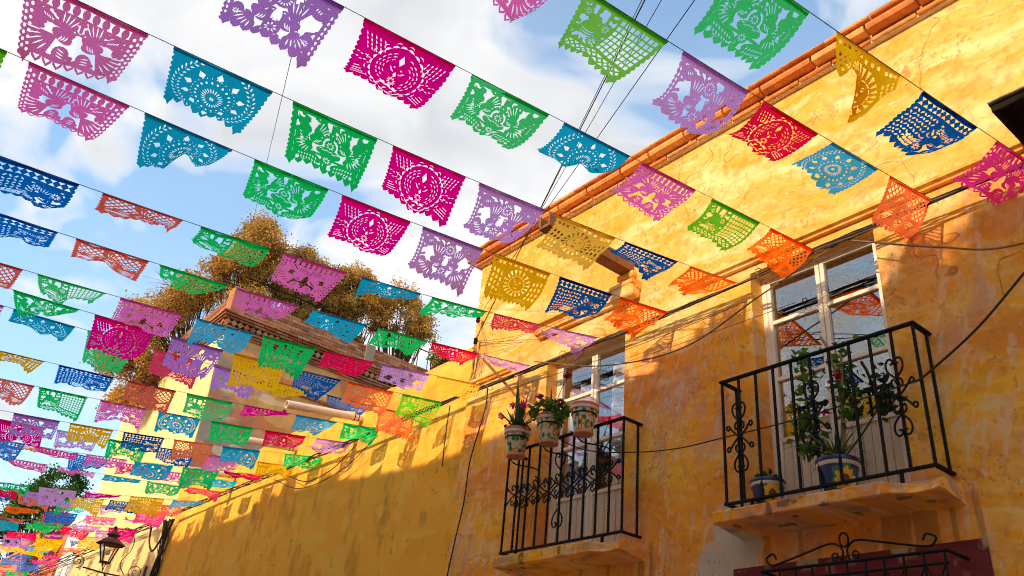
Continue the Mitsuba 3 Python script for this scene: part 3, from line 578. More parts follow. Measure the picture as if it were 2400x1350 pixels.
# ---------------------------------------------------------------- further down the street
wp = thing('white_house', 'narrow white house between the pale yellow front and the coral house', 'house')
part(wp, 'wall', bx(6.0, 13, 27.003, 28.6, 0, 6.9), 'white_paint'); part(wp, 'coping', bx(5.95, 13, 27.003, 28.6, 6.903, 7.0, .01), 'white_paint')
ch = thing('coral_house', 'coral-red house far down the street with bougainvillea over its roof', 'house')
part(ch, 'wall', along_x(box(28.603, 0, 42, 6.85).difference(unary_union([box(y, 1.2, y+1.1, 3.4) for y in (30, 33, 36, 39)])), 6.03, 6.4), 'coral_plaster')
part(ch, 'coping', bx(5.97, 6.42, 28.603, 42, 6.852, 6.95, .01), 'terracotta0'); part(ch, 'roof', bx(6.4, 13, 28.603, 42, 6.3, 6.5), 'cement')
for z in (5.2, 6.1): part(ch, 'ledge', bx(5.98, 6.028, 28.603, 42, z, z+.05), 'coral_plaster')
for j, y in enumerate((30.4, 33.0, 35.2)):
    k = thing('roof_pot', ['terracotta pot on the coral roof edge nearest the white house', 'middle terracotta pot on the coral roof edge', 'farthest terracotta pot on the coral roof edge'][j], 'flower pot', 'terracotta pots on the coral roof')
    put(k, moved(lathe([(.001, 0), (.19, 0), (.27, .36), (.30, .37), (.30, .44), (.26, .44), (.24, .36), (.001, .34)], 24), (6.2, y, 6.952)), 'terracotta1', 40)
FUCH = [('petal_fuchsia', .5, .10), ('leaf_green', .3, .10), ('leaf_olive', .2, .10)]
bush('bougainvillea', 'magenta bougainvillea spilling over the coral house roof edge', 'plant', (6.2, 31.5, 6.9), [((6.0, 31.2, 7.2), (.35, 1.6, .45), 1), ((5.85, 29.8, 6.3), (.2, .9, .7), .7), ((5.85, 32.4, 5.9), (.2, .7, .9), .6)], 3600, FUCH, 8, None, 18)
bush('bougainvillea', 'thin magenta bougainvillea hanging low on the coral wall', 'plant', (5.98, 30.5, 2.5), [((5.9, 30.6, 4.6), (.15, .5, 1.0), 1), ((5.9, 29.3, 4.2), (.15, .4, .8), .6)], 1500, FUCH, 9, None, 18)
bush('bougainvillea', 'pale bougainvillea with magenta blooms at the far left street end', 'plant', (5.6, 39, 6.5), [((5.4, 39, 8.0), (.6, 1.6, .7), 1), ((4.9, 40, 7.2), (.6, 1.5, .7), .7)], 3600, [('petal_fuchsia', .4, .12), ('leaf_pale', .4, .12), ('bark', .2, .08)], 10, None, 18)
GRN = [('leaf_green', .5, .16), ('leaf_dark', .3, .16), ('leaf_bright', .2, .15)]
bush('street_tree', 'dark green tree at the far end of the street behind the coral house', 'tree', (7.5, 41, 6), [((6.8, 40, 9.2), (1.1, 1.5, 1.3), 1), ((7.6, 41, 10.6), (1.0, 1.2, 1.0), .7), ((6.0, 41, 8.2), (.9, 1.2, .8), .6)], 6500, GRN, 11, None, 22)
fh = thing('far_house', 'pale house closing the far end of the street', 'house'); part(fh, 'wall', bx(-6, 6.5, 62, 63, 0, 7.0), 'white_paint'); part(fh, 'roof', bx(-6.2, 6.7, 61.8, 63.2, 7.002, 7.15), 'terracotta0')

# iron street lamp on a scrolled bracket
la = thing('wall_lamp', 'dark iron lantern on a scrolled bracket against the pale yellow wall', 'lamp'); lx, ly = 5.16, 20.35
part(la, 'roof', moved(lathe([(.30, 0), (.31, .012), (.27, .04), (.16, .13), (.105, .15), (.10, .20), (.15, .205), (.14, .225), (.07, .29), (.035, .33), (.03, .36), (.045, .385), (.001, .42)], 8), (lx, ly, 5.17), PI/8), 'rusty_iron')
for k in range(4):
    a = PI/4+k*PI/2; part(la, 'frame_post', tube([(lx+.235*math.cos(a), ly+.235*math.sin(a), 5.17), (lx+.105*math.cos(a), ly+.105*math.sin(a), 4.80)], .016, 5), 'rusty_iron')
    b = a+PI/2; q = lambda r, t, z: (lx+r*math.cos(t), ly+r*math.sin(t), z)
    part(la, 'pane', trimesh.Trimesh([q(.23, a, 5.165), q(.23, b, 5.165), q(.10, b, 4.81), q(.10, a, 4.81)], [[0, 1, 2], [0, 2, 3]], process=False), 'lamp_glass')
part(la, 'base', moved(lathe([(.001, -.02), (.11, -.02), (.125, .0), (.11, .015), (.001, .015)], 8), (lx, ly, 4.80), PI/8), 'rusty_iron')
part(la, 'bulb', moved(trimesh.creation.icosphere(2, .05), (lx, ly, 5.0)), 'white_paint', True)
for s in (-1, 1): part(la, 'stem', tube(curve([(lx, ly+s*.10, 4.79), (lx, ly+s*.05, 4.70), (lx, ly+s*.0, 4.60)]), .010, 5), 'rusty_iron'); part(la, 'stem_curl', tube(spiral((lx, ly+s*.14, 4.76), .04, 1.2, 0, s, EY, EZ), .009, 5), 'rusty_iron')
part(la, 'arm', tube(curve([(4.75, ly, 4.62), (lx, ly, 4.585), (5.5, ly, 4.58), (6.05, ly, 4.55)]), .018, 6), 'rusty_iron', 40)
part(la, 'brace', tube(curve([(lx+.05, ly, 4.56), (5.6, ly, 4.35), (5.9, ly, 4.0), (6.05, ly, 3.8)]), .016, 6), 'rusty_iron', 40)
part(la, 'plate', bx(6.03, 6.058, ly-.05, ly+.05, 3.7, 4.9), 'rusty_iron')
for c, r, a0, s in (((4.62, ly, 4.72), .14, -PI/2, 1), ((5.85, ly, 4.72), .17, -PI/2, -1), ((5.05, ly, 4.40), .16, PI/2, 1), ((5.42, ly, 4.20), .11, PI/2, 1)):
    part(la, 'scroll', tube(spiral(c, r, 1.6, a0, s, EX, EZ, 40), .009, 5), 'rusty_iron', 40)
part(la, 'hanger', tube(curve([(5.62, ly, 4.62), (5.48, ly, 4.85), (5.62, ly, 5.15), (5.62, ly, 5.4), (5.42, ly, 5.6), (5.25, ly, 5.45)]), .010, 5), 'rusty_iron', 40)

# ---------------------------------------------------------------- across the street (behind and beside the camera): its roofline throws the shade
ac = thing('facing_house', 'plain cream house across the street from the orange house', 'house')
sky_line = [(-14, 8.5), (2.6, 8.5), (2.6, 8.62), (4.6, 8.62), (4.6, 8.46), (6.2, 8.46), (6.2, 8.34), (8.6, 8.30), (9.8, 8.38), (12.5, 8.62), (14.4, 8.66), (14.4, 8.5), (18.5, 8.40), (18.5, 8.05), (22.0, 8.05), (22, 7.0), (40, 6.8)]
FW = Polygon([(-14, 0), (40, 0)]+sky_line[::-1])
for y in np.arange(-12, 38, 3.4): FW = FW.difference(box(y, 1.0 if int(y) % 2 else .2, y+1.2, 3.2)).difference(box(y, 4.4, y+1.1, 6.2))
part(ac, 'wall', along_x(FW, -2.6, -2.2), 'pale_plaster'); part(ac, 'backing', bx(-9, -2.7, -14, 40, 0, 6.6), 'dark_room')
SH = [('leaf_green', .4, .13), ('leaf_dark', .4, .13), ('leaf_pale', .2, .12)]
for j, (y, z, w, h) in enumerate(((.6, 8.5, 1.3, .45), (2.1, 8.5, .6, .25), (3.7, 8.6, .5, .2), (5.2, 8.45, .35, .2), (7.6, 8.3, .3, .12), (11.5, 8.5, .7, .25), (13.4, 8.6, .7, .35), (16.2, 8.4, .9, .4), (18.6, 8.1, .7, .5))):
    bush('roof_garden_shrub', 'leafy shrub on the roof edge of the house across the street', 'shrub', (-2.9, y, z-.4), [((-2.9, y, z+h*.5), (.5, w, h), 1)], int(700*w), SH, 40+j, 'roof shrubs across the street', 14)

# ---------------------------------------------------------------- cables
def cable(label, P, r=.008, mat='rubber', sides=5, name='cable', group=None):
    k = thing(name, label, 'cable', group); put(k, tube(P, r, sides), mat, 40); return k
rc = np.random.default_rng(21)
xs = lambda y: 5.84-.02*math.sin(y*.7)
for j in range(7):
    ys = np.r_[np.linspace(-3, 8.6, 40), np.linspace(9, 19.0, 24)]
    off = np.array([[.022*math.sin(y*1.9+j*.9)+.008*math.sin(y*5+j*2), .026*math.cos(y*1.6+j*.9)+.010*math.sin(y*4.3+j)] for y in ys])
    P = np.c_[[xs(y) for y in ys]+off[:, 0], ys, 5.80+.015*np.sin(ys*.9)+off[:, 1]]
    cable(('brown' if j in (2, 4, 6) else 'black')+' strand of the cable bundle running along the orange and yellow walls', P, (.009, .006, .005, .009, .006, .007, .005)[j], 'rubber' if j not in (2, 4, 6) else 'brown_rubber', 6, 'wall_cable', 'cable bundle strands along the walls')
for j in range(5):
    ys = np.linspace(19.6, 42, 30); P = np.c_[5.85+.03*np.sin(ys+j), ys, 5.75+.06*np.cos(ys*.8+j*1.3)]
    cable('dark strand of the far cable bundle along the coral wall', P, .012, 'rubber', 5, 'wall_cable', 'far cable bundle strands')
for k, y in enumerate(np.arange(-1.5, 19, 1.35)):
    w = thing('cable_tie', 'pale wire loop round the cable bundle, '+('out of view on the near right' if k < 2 else ('first second third fourth fifth sixth seventh eighth ninth tenth eleventh twelfth thirteenth fourteenth fifteenth'.split()[k-2]+' from the right edge')), 'cable tie', 'wire ties on the cable bundle')
    put(w, tube(np.array([(xs(y)+.055*math.cos(a), y+.01*math.sin(3*a), 5.80+.06*math.sin(a)) for a in np.linspace(0, 2*PI, 13)]), .005, 4), 'stem_tan')
cable('brown cable drooping between the two balcony doors', curve([(5.82, -1.5, 5.35), (5.8, .4, 5.15), (5.8, 1.7, 5.16), (5.8, 2.28, 5.38), (5.82, 2.94, 5.74), (5.83, 3.08, 5.79), (5.8, 3.87, 5.56), (5.8, 4.8, 5.31), (5.8, 5.91, 5.45), (5.83, 7.07, 5.86)]), .008, 'brown_rubber')
cable('thin wire slanting below the cable bundle towards the left door', sag((5.9, 4.1, 5.62), (5.9, 7.8, 5.70), .06), .0035)
cable('second thin wire under the cable bundle by the left door', sag((5.9, 3.6, 5.42), (5.9, 8.1, 5.60), .05), .003, 'brown_rubber')
cable('black cable curving down past the right end of the right balcony', curve([(5.78, .2, 5.9), (5.72, 1.3, 5.23), (5.70, 1.72, 4.87), (5.70, 2.09, 4.57), (5.71, 2.49, 4.34), (5.72, 2.60, 4.31)]), .009)
cable('thin black cable strung across both balcony railings', curve([(5.72, 2.60, 4.31), (5.72, 3.46, 4.26), (5.72, 4.2, 4.26), (5.73, 4.96, 4.29), (5.73, 5.85, 4.46), (5.74, 6.37, 4.68), (5.78, 6.89, 5.04)]), .006)
cable('black cable hanging down the joint between the orange and yellow walls', curve([(5.86, 8.0, 5.78), (5.93, 8.1, 5.55), (5.94, 8.31, 4.91), (5.95, 8.36, 4.38), (5.95, 8.52, 3.54), (5.95, 8.55, 2.6)]), .009)
cable('short loose black cable end hanging on the yellow wall', curve([(5.93, 8.9, 5.80), (5.96, 8.96, 5.5), (5.98, 8.99, 5.25), (5.98, 8.97, 4.98)]), .008)
cable('drooping loop of cable under the bundle on the yellow wall', curve([(5.86, 11.2, 5.72), (5.88, 11.9, 5.47), (5.88, 12.7, 5.42), (5.86, 13.5, 5.66)]), .008)
cable('second drooping cable loop on the yellow wall', curve([(5.87, 10.6, 5.74), (5.89, 11.6, 5.40), (5.89, 12.9, 5.34), (5.87, 14.0, 5.68)]), .007)
# rod and wires at the joint of the two houses
rod = thing('service_mast', 'rusty slanting rod with insulators where overhead wires meet the house corner', 'mast')
part(rod, 'rod', tube([(5.72, 8.22, 6.36), (5.95, 7.50, 5.56)], .016, 6), 'rusty_rod', 40)
for z in (6.62, 6.42, 6.95): part(rod, 'insulator', moved(lathe([(.001, -.04), (.025, -.04), (.03, -.01), (.018, 0), (.03, .015), (.025, .04), (.001, .045)], 12), (5.92, 8.47, z)), 'dark_wood', 40)
for j in range(7):
    e = np.array([5.97, 8.35+rc.uniform(-.1, .55), 5.85+rc.uniform(-.05, .1)]); s = np.array([5.92, 8.47+rc.uniform(-.05, .05), rc.choice([6.62, 6.42, 6.95])])
    cable('tangled wire hanging between the mast insulators and the cable bundle', curve([s, (s+e)/2+rc.normal(size=3)*[.02, .13, .06], e]), .005, 'rubber' if j % 2 else 'brown_rubber', 4, 'tangled_wire', 'tangled wires at the house corner')
for j in range(4): cable('thin wire running from the house corner across the orange wall', sag((5.92, 8.47, (6.62, 6.95, 6.62, 6.42)[j]), (5.99, 7.35+.1*j, (6.42, 6.50, 6.34, 6.33)[j]), .03), .0035, 'brown_rubber', 4, 'thin_wire', 'thin wires across the orange wall corner')
for j, (px, py) in enumerate(((2.80, 6.28), (2.77, 6.26), (2.62, 6.14), (2.33, 5.93))):
    a = np.array([5.92, 8.47, (6.62, 6.66, 6.95, 7.2)[j]]); b = np.array([3.0, px, py]); e = a+(b-a)*2.6
    cable(['leftmost', 'second', 'third', 'rightmost'][j]+' of the overhead wires crossing the sky to the orange house corner', np.array([a+(e-a)*t for t in np.linspace(0, 1, 14)]), (.0028, .0048, .0028, .0034)[j], 'rubber', 5, 'overhead_wire')
cable('thin wire crossing the sky down to the golden tree', np.array([np.array((5.04, 16.52, 11.68))*(1-t)+np.array((1.66, 5.71, 6.95))*t for t in np.linspace(-.25, 2.6, 20)]), .0035, 'rubber', 5, 'overhead_wire')
# thick tangle of service cables at the brick house corner
for j in range(16):
    y0, y1 = 19.35+rc.uniform(-.25, .25), 19.45+rc.uniform(-.5, .5)
    P = curve([(5.9+rc.uniform(-.04, .08), y0, 5.75), (5.95, 19.4+rc.normal()*.12, 5.2), (5.96+rc.uniform(-.06, .06), 19.4+rc.normal()*.1, 4.7), (5.95, 19.4+rc.normal()*.14, 4.2), (5.97, y1, 3.2)])
    cable('dark cable in the thick tangle hanging at the end of the yellow wall', P, rc.uniform(.008, .022), 'rubber', 5, 'tangled_cable', 'cable tangle at the end of the yellow wall')
cable('thick black loop of cable at the top of the tangle', curve([(5.86, 19.0, 5.7), (5.85, 19.2, 5.35), (5.85, 19.6, 5.1), (5.85, 20.0, 5.35), (5.86, 20.2, 5.7)]), .022, 'rubber', 6)
cable('thick cable leaving the tangle low towards the lamp', curve([(5.9, 19.4, 4.45), (5.92, 19.9, 4.35), (5.95, 20.6, 4.38), (5.96, 21.5, 4.2)]), .03, 'rubber', 6)

# ---------------------------------------------------------------- strings of cut-paper flags across the street
# ---- cut-paper designs: unit sheets 1.3 wide, 1 tall (v down), holes cut with shapely ----
def ell(cx, cy, a, b, rot=0, n=14):
    t = np.linspace(0, 2*PI, n, endpoint=False); c, s = math.cos(rot), math.sin(rot)
    return Polygon(np.c_[cx+a*np.cos(t)*c-b*np.sin(t)*s, cy+a*np.cos(t)*s+b*np.sin(t)*c])
def leaf(x, y, L, w, ang):
    t = np.array([[-.5, 0], [-.2, .45], [.15, .5], [.5, 0], [.15, -.5], [-.2, -.45]])*[L, w]
    c, s = math.cos(ang), math.sin(ang)
    return Polygon(np.c_[x+t[:, 0]*c-t[:, 1]*s, y+t[:, 0]*s+t[:, 1]*c])
def drop(x, y, L, w, ang):
    t = np.array([[0, 0], [.45, .3], [.8, .5], [1, .25], [1, -.25], [.8, -.5], [.45, -.3]])*[L, w]
    c, s = math.cos(ang), math.sin(ang)
    return Polygon(np.c_[x+t[:, 0]*c-t[:, 1]*s, y+t[:, 0]*s+t[:, 1]*c])
def arc(cx, cy, r0, r1, a0, a1, n=8):
    a = np.linspace(a0, a1, n)
    return Polygon(np.r_[np.c_[cx+r1*np.cos(a), cy+r1*np.sin(a)], np.c_[cx+r0*np.cos(a), cy+r0*np.sin(a)][::-1]])
def crescent(cx, cy, r, th, a0, a1, n=9):
    a = np.linspace(a0, a1, n); q = np.sin(np.linspace(0, PI, n))
    return Polygon(np.r_[np.c_[cx+r*np.cos(a), cy+r*np.sin(a)], np.c_[cx+(r-th*q)*np.cos(a), cy+(r-th*q)*np.sin(a)][::-1][1:-1]])
def mir(g): return affinity.affine_transform(g, [-1, 0, 0, 1, 1.3, 0])
def both(L): return list(L)+[mir(g) for g in L]
def rosette(x, y, r0, r1, n, w, ph=0): return [leaf(x+(r0+r1)/2*math.cos(a), y+(r0+r1)/2*math.sin(a), r1-r0, w, a) for a in ph+np.arange(n)*2*PI/n]
def outline(teeth=9, heart=True):
    p = [(0.0, 0.0), (1.3, 0.0)]
    side = []
    for k in range(11):
        for t in np.linspace(0, PI, 6)[1:-1]: side.append((.022*math.sin(t), .03+(k+t/PI)*.083))
        side.append((-.002, .03+(k+1)*.083))
    p += [(1.278+s[0], s[1]) for s in side]
    bot, w = [], 1.27/teeth
    for k in range(teeth):
        big = 1.35 if k in (0, teeth-1) else 1
        for t, d in ((.08, .03), (.25, .055), (.5, .088*big), (.75, .055), (.92, .03), (1, -.012)): bot.append((.015+(k+t)*w, .905+d))
    p += bot[::-1][1:]+[(.022-s[0], s[1]) for s in side[::-1]]
    return Polygon(p).buffer(0)
def bird(x, y, s=1.0, face=1, wing=1.1, tail=-2.5, wl=.3, tl=.3):
    """A bird in silhouette with its cut feather lines: (solid, cuts)."""
    sol = [ell(0, 0, .12, .075, .5), ell(.1, -.105, .045, .04), Polygon([(.12, -.13), (.19, -.095), (.12, -.085)]), Polygon([(.02, -.05), (.1, -.14), (.13, -.06), (.09, .02)])]
    cut = [ell(.108, -.112, .01, .01, 0, 8)]
    for k in range(5):
        a = -wing-.55+k*.2
        sol.append(drop(-.02, -.03, wl*(1-.09*k), .085, a))
        if k: cut.append(leaf(-.02+wl*.6*math.cos(a-.1), -.03+wl*.6*math.sin(a-.1), wl*.4, .013, a-.1))
    for k in range(5):
        a = tail-.5+k*.25+PI*2
        sol.append(drop(-.05, .03, tl, .09, a))
        cut.append(leaf(-.05+tl*.68*math.cos(a+.12), .03+tl*.68*math.sin(a+.12), tl*.45, .016, a+.12))
    for k in range(3): cut.append(crescent(.0-.03*k, .0+.005*k, .06, .014, -.3, 1.3))
    f = lambda g: affinity.translate(affinity.scale(g, s*face, s, origin=(0, 0)), x, y)
    return f(unary_union(sol)), [f(c) for c in cut]
def sprays(w, n, seed, L=.15):
    r, out, line = random.Random(seed), [], w.exterior
    for k in range(n):
        p = line.interpolate((k+.3*r.random())/n, normalized=True); c = w.centroid
        a = math.atan2(c.y-p.y, c.x-p.x)+r.uniform(-.9, .9); l = L*r.uniform(.6, 1.2)
        out += [drop(p.x-.02*math.cos(a), p.y-.02*math.sin(a), l, .06, a), ell(p.x, p.y, .03, .03, 0, 8)]
    return out
def figure(window, solids, cuts, n=22, L=.15):
    solids = list(solids)+sprays(window, n, len(cuts)+n, L)
    return [window.difference(unary_union(solids).buffer(.004))]+list(cuts)
def design(kind):
    H = []
    if kind == 'A':                                                     # two doves with fan tails, ovals along the top
        for k in range(9): H += both([ell(.045, .1+k*.09, .016, .026), ell(.1, .145+k*.09, .018, .024)])
        top = box(.16, .06, 1.14, .17); H.append(top.difference(unary_union([ell(.16+.98*(k+.5)/9, .115, .042, .062) for k in range(9)])))
        b1, c1 = bird(.47, .5, 1.1, 1, 1.15, -3.75, .34, .36); b2, c2 = bird(.83, .5, 1.1, -1, 1.15, -3.75, .34, .36)
        feet = [box(.16, .19, .2, .86), ell(.5, .76, .1, .13, .35), ell(.8, .76, .1, .13, -.35), box(.3, .83, 1, .86), drop(.65, .87, .25, .06, -2.2), drop(.65, .87, .25, .06, -.95), box(.635, .17, .665, .36), box(.6, .5, .7, .56), drop(.3, .86, .14, .1, -1.9), drop(1, .86, .14, .1, -1.24)]
        H += figure(box(.165, .2, 1.135, .85), [b1, b2]+feet+both([ell(.27, .3, .1, .07, .5), ell(.2, .42, .05, .09), drop(.17, .22, .3, .09, .55)]), c1+c2, 40, .13)
        H += both([leaf(.24+.03*k, .28+.012*k, .05, .013, 1.0) for k in range(4)])
        H += both([leaf(.5, .7+.05*k, .1, .018, .3) for k in range(3)])
        for k in range(1, 8): x = .015+(k+.5)*1.27/9; H.append(Polygon([(x-.042, .9), (x+.042, .9), (x, .955)]))
    if kind == 'B':                                                     # wheel flower between two leafy sprays
        c = (.65, .5)
        H += rosette(*c, .09, .165, 22, .016)+rosette(*c, .225, .265, 20, .03)+[ell(.65+.31*math.cos(a), .5+.31*math.sin(a), .008, .008, 0, 6) for a in np.arange(30)*2*PI/30]
        H += [ell(.635, .5, .012, .028), ell(.665, .5, .012, .028)]
        for k in range(10):
            a = k*2*PI/10+.31; x, y = .65+.40*math.cos(a), .5+.36*math.sin(a)
            H.append(Polygon([(x+.06*math.cos(a), y+.05*math.sin(a)), (x+.05*math.cos(a+1.9), y+.055*math.sin(a+1.9)), (x-.06*math.cos(a), y-.06*math.sin(a)), (x+.05*math.cos(a-1.9), y+.055*math.sin(a-1.9))]))
        for k in range(15):
            t = k/14; a = PI*(.72+.56*t); x, y = .74+.62*math.cos(a), .5+.56*math.sin(a)
            H += both([leaf(x-.045, y+.0, .06, .02, a+.9), leaf(x+.035, y, .055, .02, a-.9-PI)]+([ell(x, y-.01, .007, .007, 0, 6)] if k % 2 else []))
    if kind == 'C':                                                     # two birds over baskets with a garland
        b1, c1 = bird(.42, .42, 1.0, 1, .8, -4.0, .33, .3); b2, c2 = bird(.88, .42, 1.0, -1, .8, -4.0, .33, .3)
        sol = [arc(.65, .42, .12, .2, PI, 2*PI), ell(.65, .44, .09, .09), box(.62, .1, .68, .9), ell(.65, .72, .085, .085), box(.1, .66, 1.2, .7), ell(.65, .58, .2, .09)]+both([ell(.28, .58, .12, .08, .4), ell(.35, .78, .22, .1, .18), ell(.2, .28, .06, .18, .25), drop(.1, .12, .3, .12, .8), box(.1, .3, .16, .9), drop(.34, .66, .5, .13, -1.9), ell(.16, .2, .05, .05), drop(.48, .05, .3, .07, 1.9)])
        H += figure(box(.09, .09, 1.21, .885), [b1, b2]+sol, c1+c2)
        H += rosette(.65, .44, .025, .065, 8, .02)+rosette(.65, .72, .02, .065, 8, .02)+both([crescent(.52+.05*k, .56+.02*(k % 2), .035, .014, PI+.3, 2*PI-.3, 6) for k in range(3)]+[leaf(.17+.01*k, .36+.05*k, .05, .014, .6) for k in range(5)]+[ell(.3+.06*k, .15, .014, .014, 0, 8) for k in range(4)])+[ell(.65+.16*math.cos(a), .42+.16*math.sin(a), .011, .011, 0, 6) for a in PI+np.arange(9)*PI/8]
        for k in range(7): H += both([leaf(.2+.048*k, .745+.009*k, .055, .018, 1.2), leaf(.2+.048*k, .82+.009*k, .06, .018, 1.2), leaf(.22+.02*k, .55-.04*k, .05, .012, .3)])
    if kind == 'D':                                                     # scaled ring round two heads, dashes in the corners
        c = (.65, .5)
        for k in range(22):
            a = k*2*PI/22; H.append(crescent(.65+.345*math.cos(a), .5+.36*math.sin(a), .052, .032, a-1.2, a+1.2))
        for k in range(16):
            a = k*2*PI/16+.1; H.append(crescent(.65+.42*math.cos(a), .5+.41*math.sin(a), .04, .014, a-1.2, a+1.2, 7))
        for rr, m, th in ((.262, 22, .026), (.215, 17, .024), (.168, 13, .022)):
            for k in range(m):
                a = (k+.5*(m % 2))*2*PI/m; x, y = .65+rr*math.cos(a)*1.04, .48+rr*math.sin(a)
                if not (y < .40 and abs(x-.65) < .07) and not (y > .57 and abs(x-.65) < .10): H.append(crescent(x, y, .030, th*.62, a-1.4, a+1.2, 7))
        H += [Polygon([(.65, .21), (.69, .30), (.655, .38), (.645, .38), (.61, .30)]), Polygon([(.65, .50), (.672, .545), (.65, .585), (.628, .545)]), Polygon([(.58, .78), (.65, .71), (.72, .78), (.65, .755)])]
        H += both([ell(.60, .43, .012, .012, 0, 8), leaf(.565, .47, .07, .018, .9), leaf(.59, .50, .06, .016, .5), drop(.50, .78, .1, .05, -.5)])
        H += rosette(.65, .655, .022, .066, 10, .015)
        for k in range(5): H += [crescent(.65-.19+.055*k*2-.03, .845-.01*abs(k-2), .045, .03, PI-.6, PI+1.6, 6)]
        for i in range(4):
            for j in range(5):
                if i+j < 7: H += both([leaf(.09+.062*j+.02*i, .14+.055*i, .05, .017, 1.1), leaf(.1+.04*j, .84-.05*i-.012*j, .05, .016, -.35)][: 2 if i+j < 5 else 1])
        for j in range(4): H += both([leaf(.07+.055*j, .44+.02*(j % 2), .045, .016, .2), leaf(.075+.055*j, .53+.02*(j % 2), .045, .016, -.1)])
    if kind == 'E':                                                     # two doves with raised wings, daisies above and below
        for k in range(8): H += both([ell(.055, .2+k*.08, .014, .026)])
        b1, c1 = bird(.45, .56, 1.15, 1, 1.35, -4.2, .36, .28); b2, c2 = bird(.85, .56, 1.15, -1, 1.35, -4.2, .36, .28)
        H += figure(box(.11, .1, 1.19, .87), [b1, b2, ell(.65, .24, .13, .13), box(.6, .06, .7, .2), ell(.65, .72, .12, .12), box(.6, .8, .7, .9), box(.1, .82, 1.2, .88), box(.53, .43, .62, .7), box(.68, .43, .77, .7)]+both([ell(.18, .68, .09, .14), ell(.2, .2, .12, .1), box(.28, .6, .34, .87), drop(.32, .88, .3, .1, -2.0), drop(.25, .1, .3, .1, 1.0), ell(.36, .78, .09, .1)]), c1+c2)
        H += rosette(.65, .24, .055, .1, 14, .017)+rosette(.65, .72, .035, .09, 8, .022)+[ell(.65, .24, .015, .015)]
        H += both(rosette(.17, .68, .012, .05, 7, .013)+[leaf(.2+.03*k, .2-.01*k, .05, .013, 1.2) for k in range(3)]+[ell(.61, .5, .022, .085, .12)])
    if kind == 'F':                                                     # sun face, rays, columns of windows, a lettered band
        c = (.65, .45)
        H += [arc(*c, .168, .182, k*PI/6+.06, (k+1)*PI/6-.06, 5) for k in range(12)]
        for k in range(18):
            a = k*2*PI/18+.17; x, y = .65+.25*math.cos(a), .45+.245*math.sin(a); L = .055
            H.append(Polygon([(x+L*math.cos(a)+.03*math.sin(a), y+L*math.sin(a)-.03*math.cos(a)), (x+L*math.cos(a)-.03*math.sin(a), y+L*math.sin(a)+.03*math.cos(a)), (x-L*math.cos(a), y-L*math.sin(a))]))
        H += both([leaf(.59, .4, .05, .02, 0), leaf(.585, .365, .06, .01, -.2)])+[leaf(.65, .545, .09, .022, 0), leaf(.637, .45, .06, .01, 1.4), leaf(.663, .45, .06, .01, 1.74)]
        for j in range(3):
            for i in range(5): H += both([ell(.09+.085*j, .16+.135*i+.02*j, .022, .046) if i else box(.065+.085*j, .08, .12+.085*j, .135)])
        for k in range(10): H.append(leaf(.16+.038*k, .84+.012*(k % 2), .05, .012, 1.9))
        for k in range(8): H.append(leaf(.78+.045*k, .845+.01*(k % 2), .045, .012, 1.2))
        for k in range(5): H.append(box(.37+.12*k, .07, .42+.12*k, .11))
    if kind == 'G':                                                     # bow ties over a mesh, flowers and a bird
        for k in range(11):
            x = .1+.11*k; H += [Polygon([(x-.045, .06), (x+.045, .06), (x, .105)]), Polygon([(x-.045, .165), (x+.045, .165), (x, .115)])]
        for i in range(8):
            for j in range(8):
                if (i+j) % 2: H.append(ell(.09+.075*j, .24+.083*i, .03, .014, .8))
                else: H.append(ell(.09+.075*j, .24+.083*i, .014, .03, .8))
        for i in range(3):
            for j in range(4): H.append(box(.42+.07*j, .66+.068*i, .47+.07*j, .708+.068*i))
        b, c = bird(.93, .55, 1.0, 1, 1.2, -3.8, .3, .28)
        H += figure(box(.7, .23, 1.21, .85), [b, ell(.82, .33, .1, .09), ell(1.1, .36, .11, .1), ell(1.07, .74, .12, .1), ell(.8, .75, .11, .11), box(.93, .2, .97, .5), box(1.05, .3, 1.09, .9), box(.68, .52, .85, .55), box(1, .6, 1.25, .63), box(.8, .3, .83, .9)], c)
        H += rosette(.82, .33, .02, .07, 8, .02)+rosette(1.1, .36, .02, .075, 9, .02)+rosette(1.07, .74, .02, .075, 9, .02)+rosette(.8, .75, .02, .07, 8, .02)
    if kind == 'H':                                                     # lattice, a crested bird and striped leaves
        lat = unary_union([LineString([(x, .06), (x+.55, .61)]).buffer(.011) for x in np.arange(-.5, 1.3, .125)]+[LineString([(x, .06), (x-.55, .61)]).buffer(.011) for x in np.arange(.1, 1.9, .125)])
        b, c = bird(.66, .52, 1.35, 1, 1.2, -3.3, .3, .3); band = ell(.65, .55, .32, .22)
        H += figure(box(.08, .07, 1.22, .56), [lat, b.buffer(.015), band, box(.05, .53, 1.3, .6)], c, 8, .08)
        H += [ell(.72+.05*k, .3+.03*k, .02, .012, .5) for k in range(4)]
        H += both([crescent(.3, .84, .06+.045*k, .024, -2.6, -.9, 8) for k in range(5)]+[leaf(.12+.0*k, .62+.05*k, .07, .018, .5) for k in range(5)])
        H += [crescent(.65, .86, .06+.05*k, .024, -2.6, -.5, 8) for k in range(4)]+rosette(.65, .56, .1, .18, 12, .02)+[leaf(.2+.1*k, .885, .07, .014, 0) for k in range(10)]
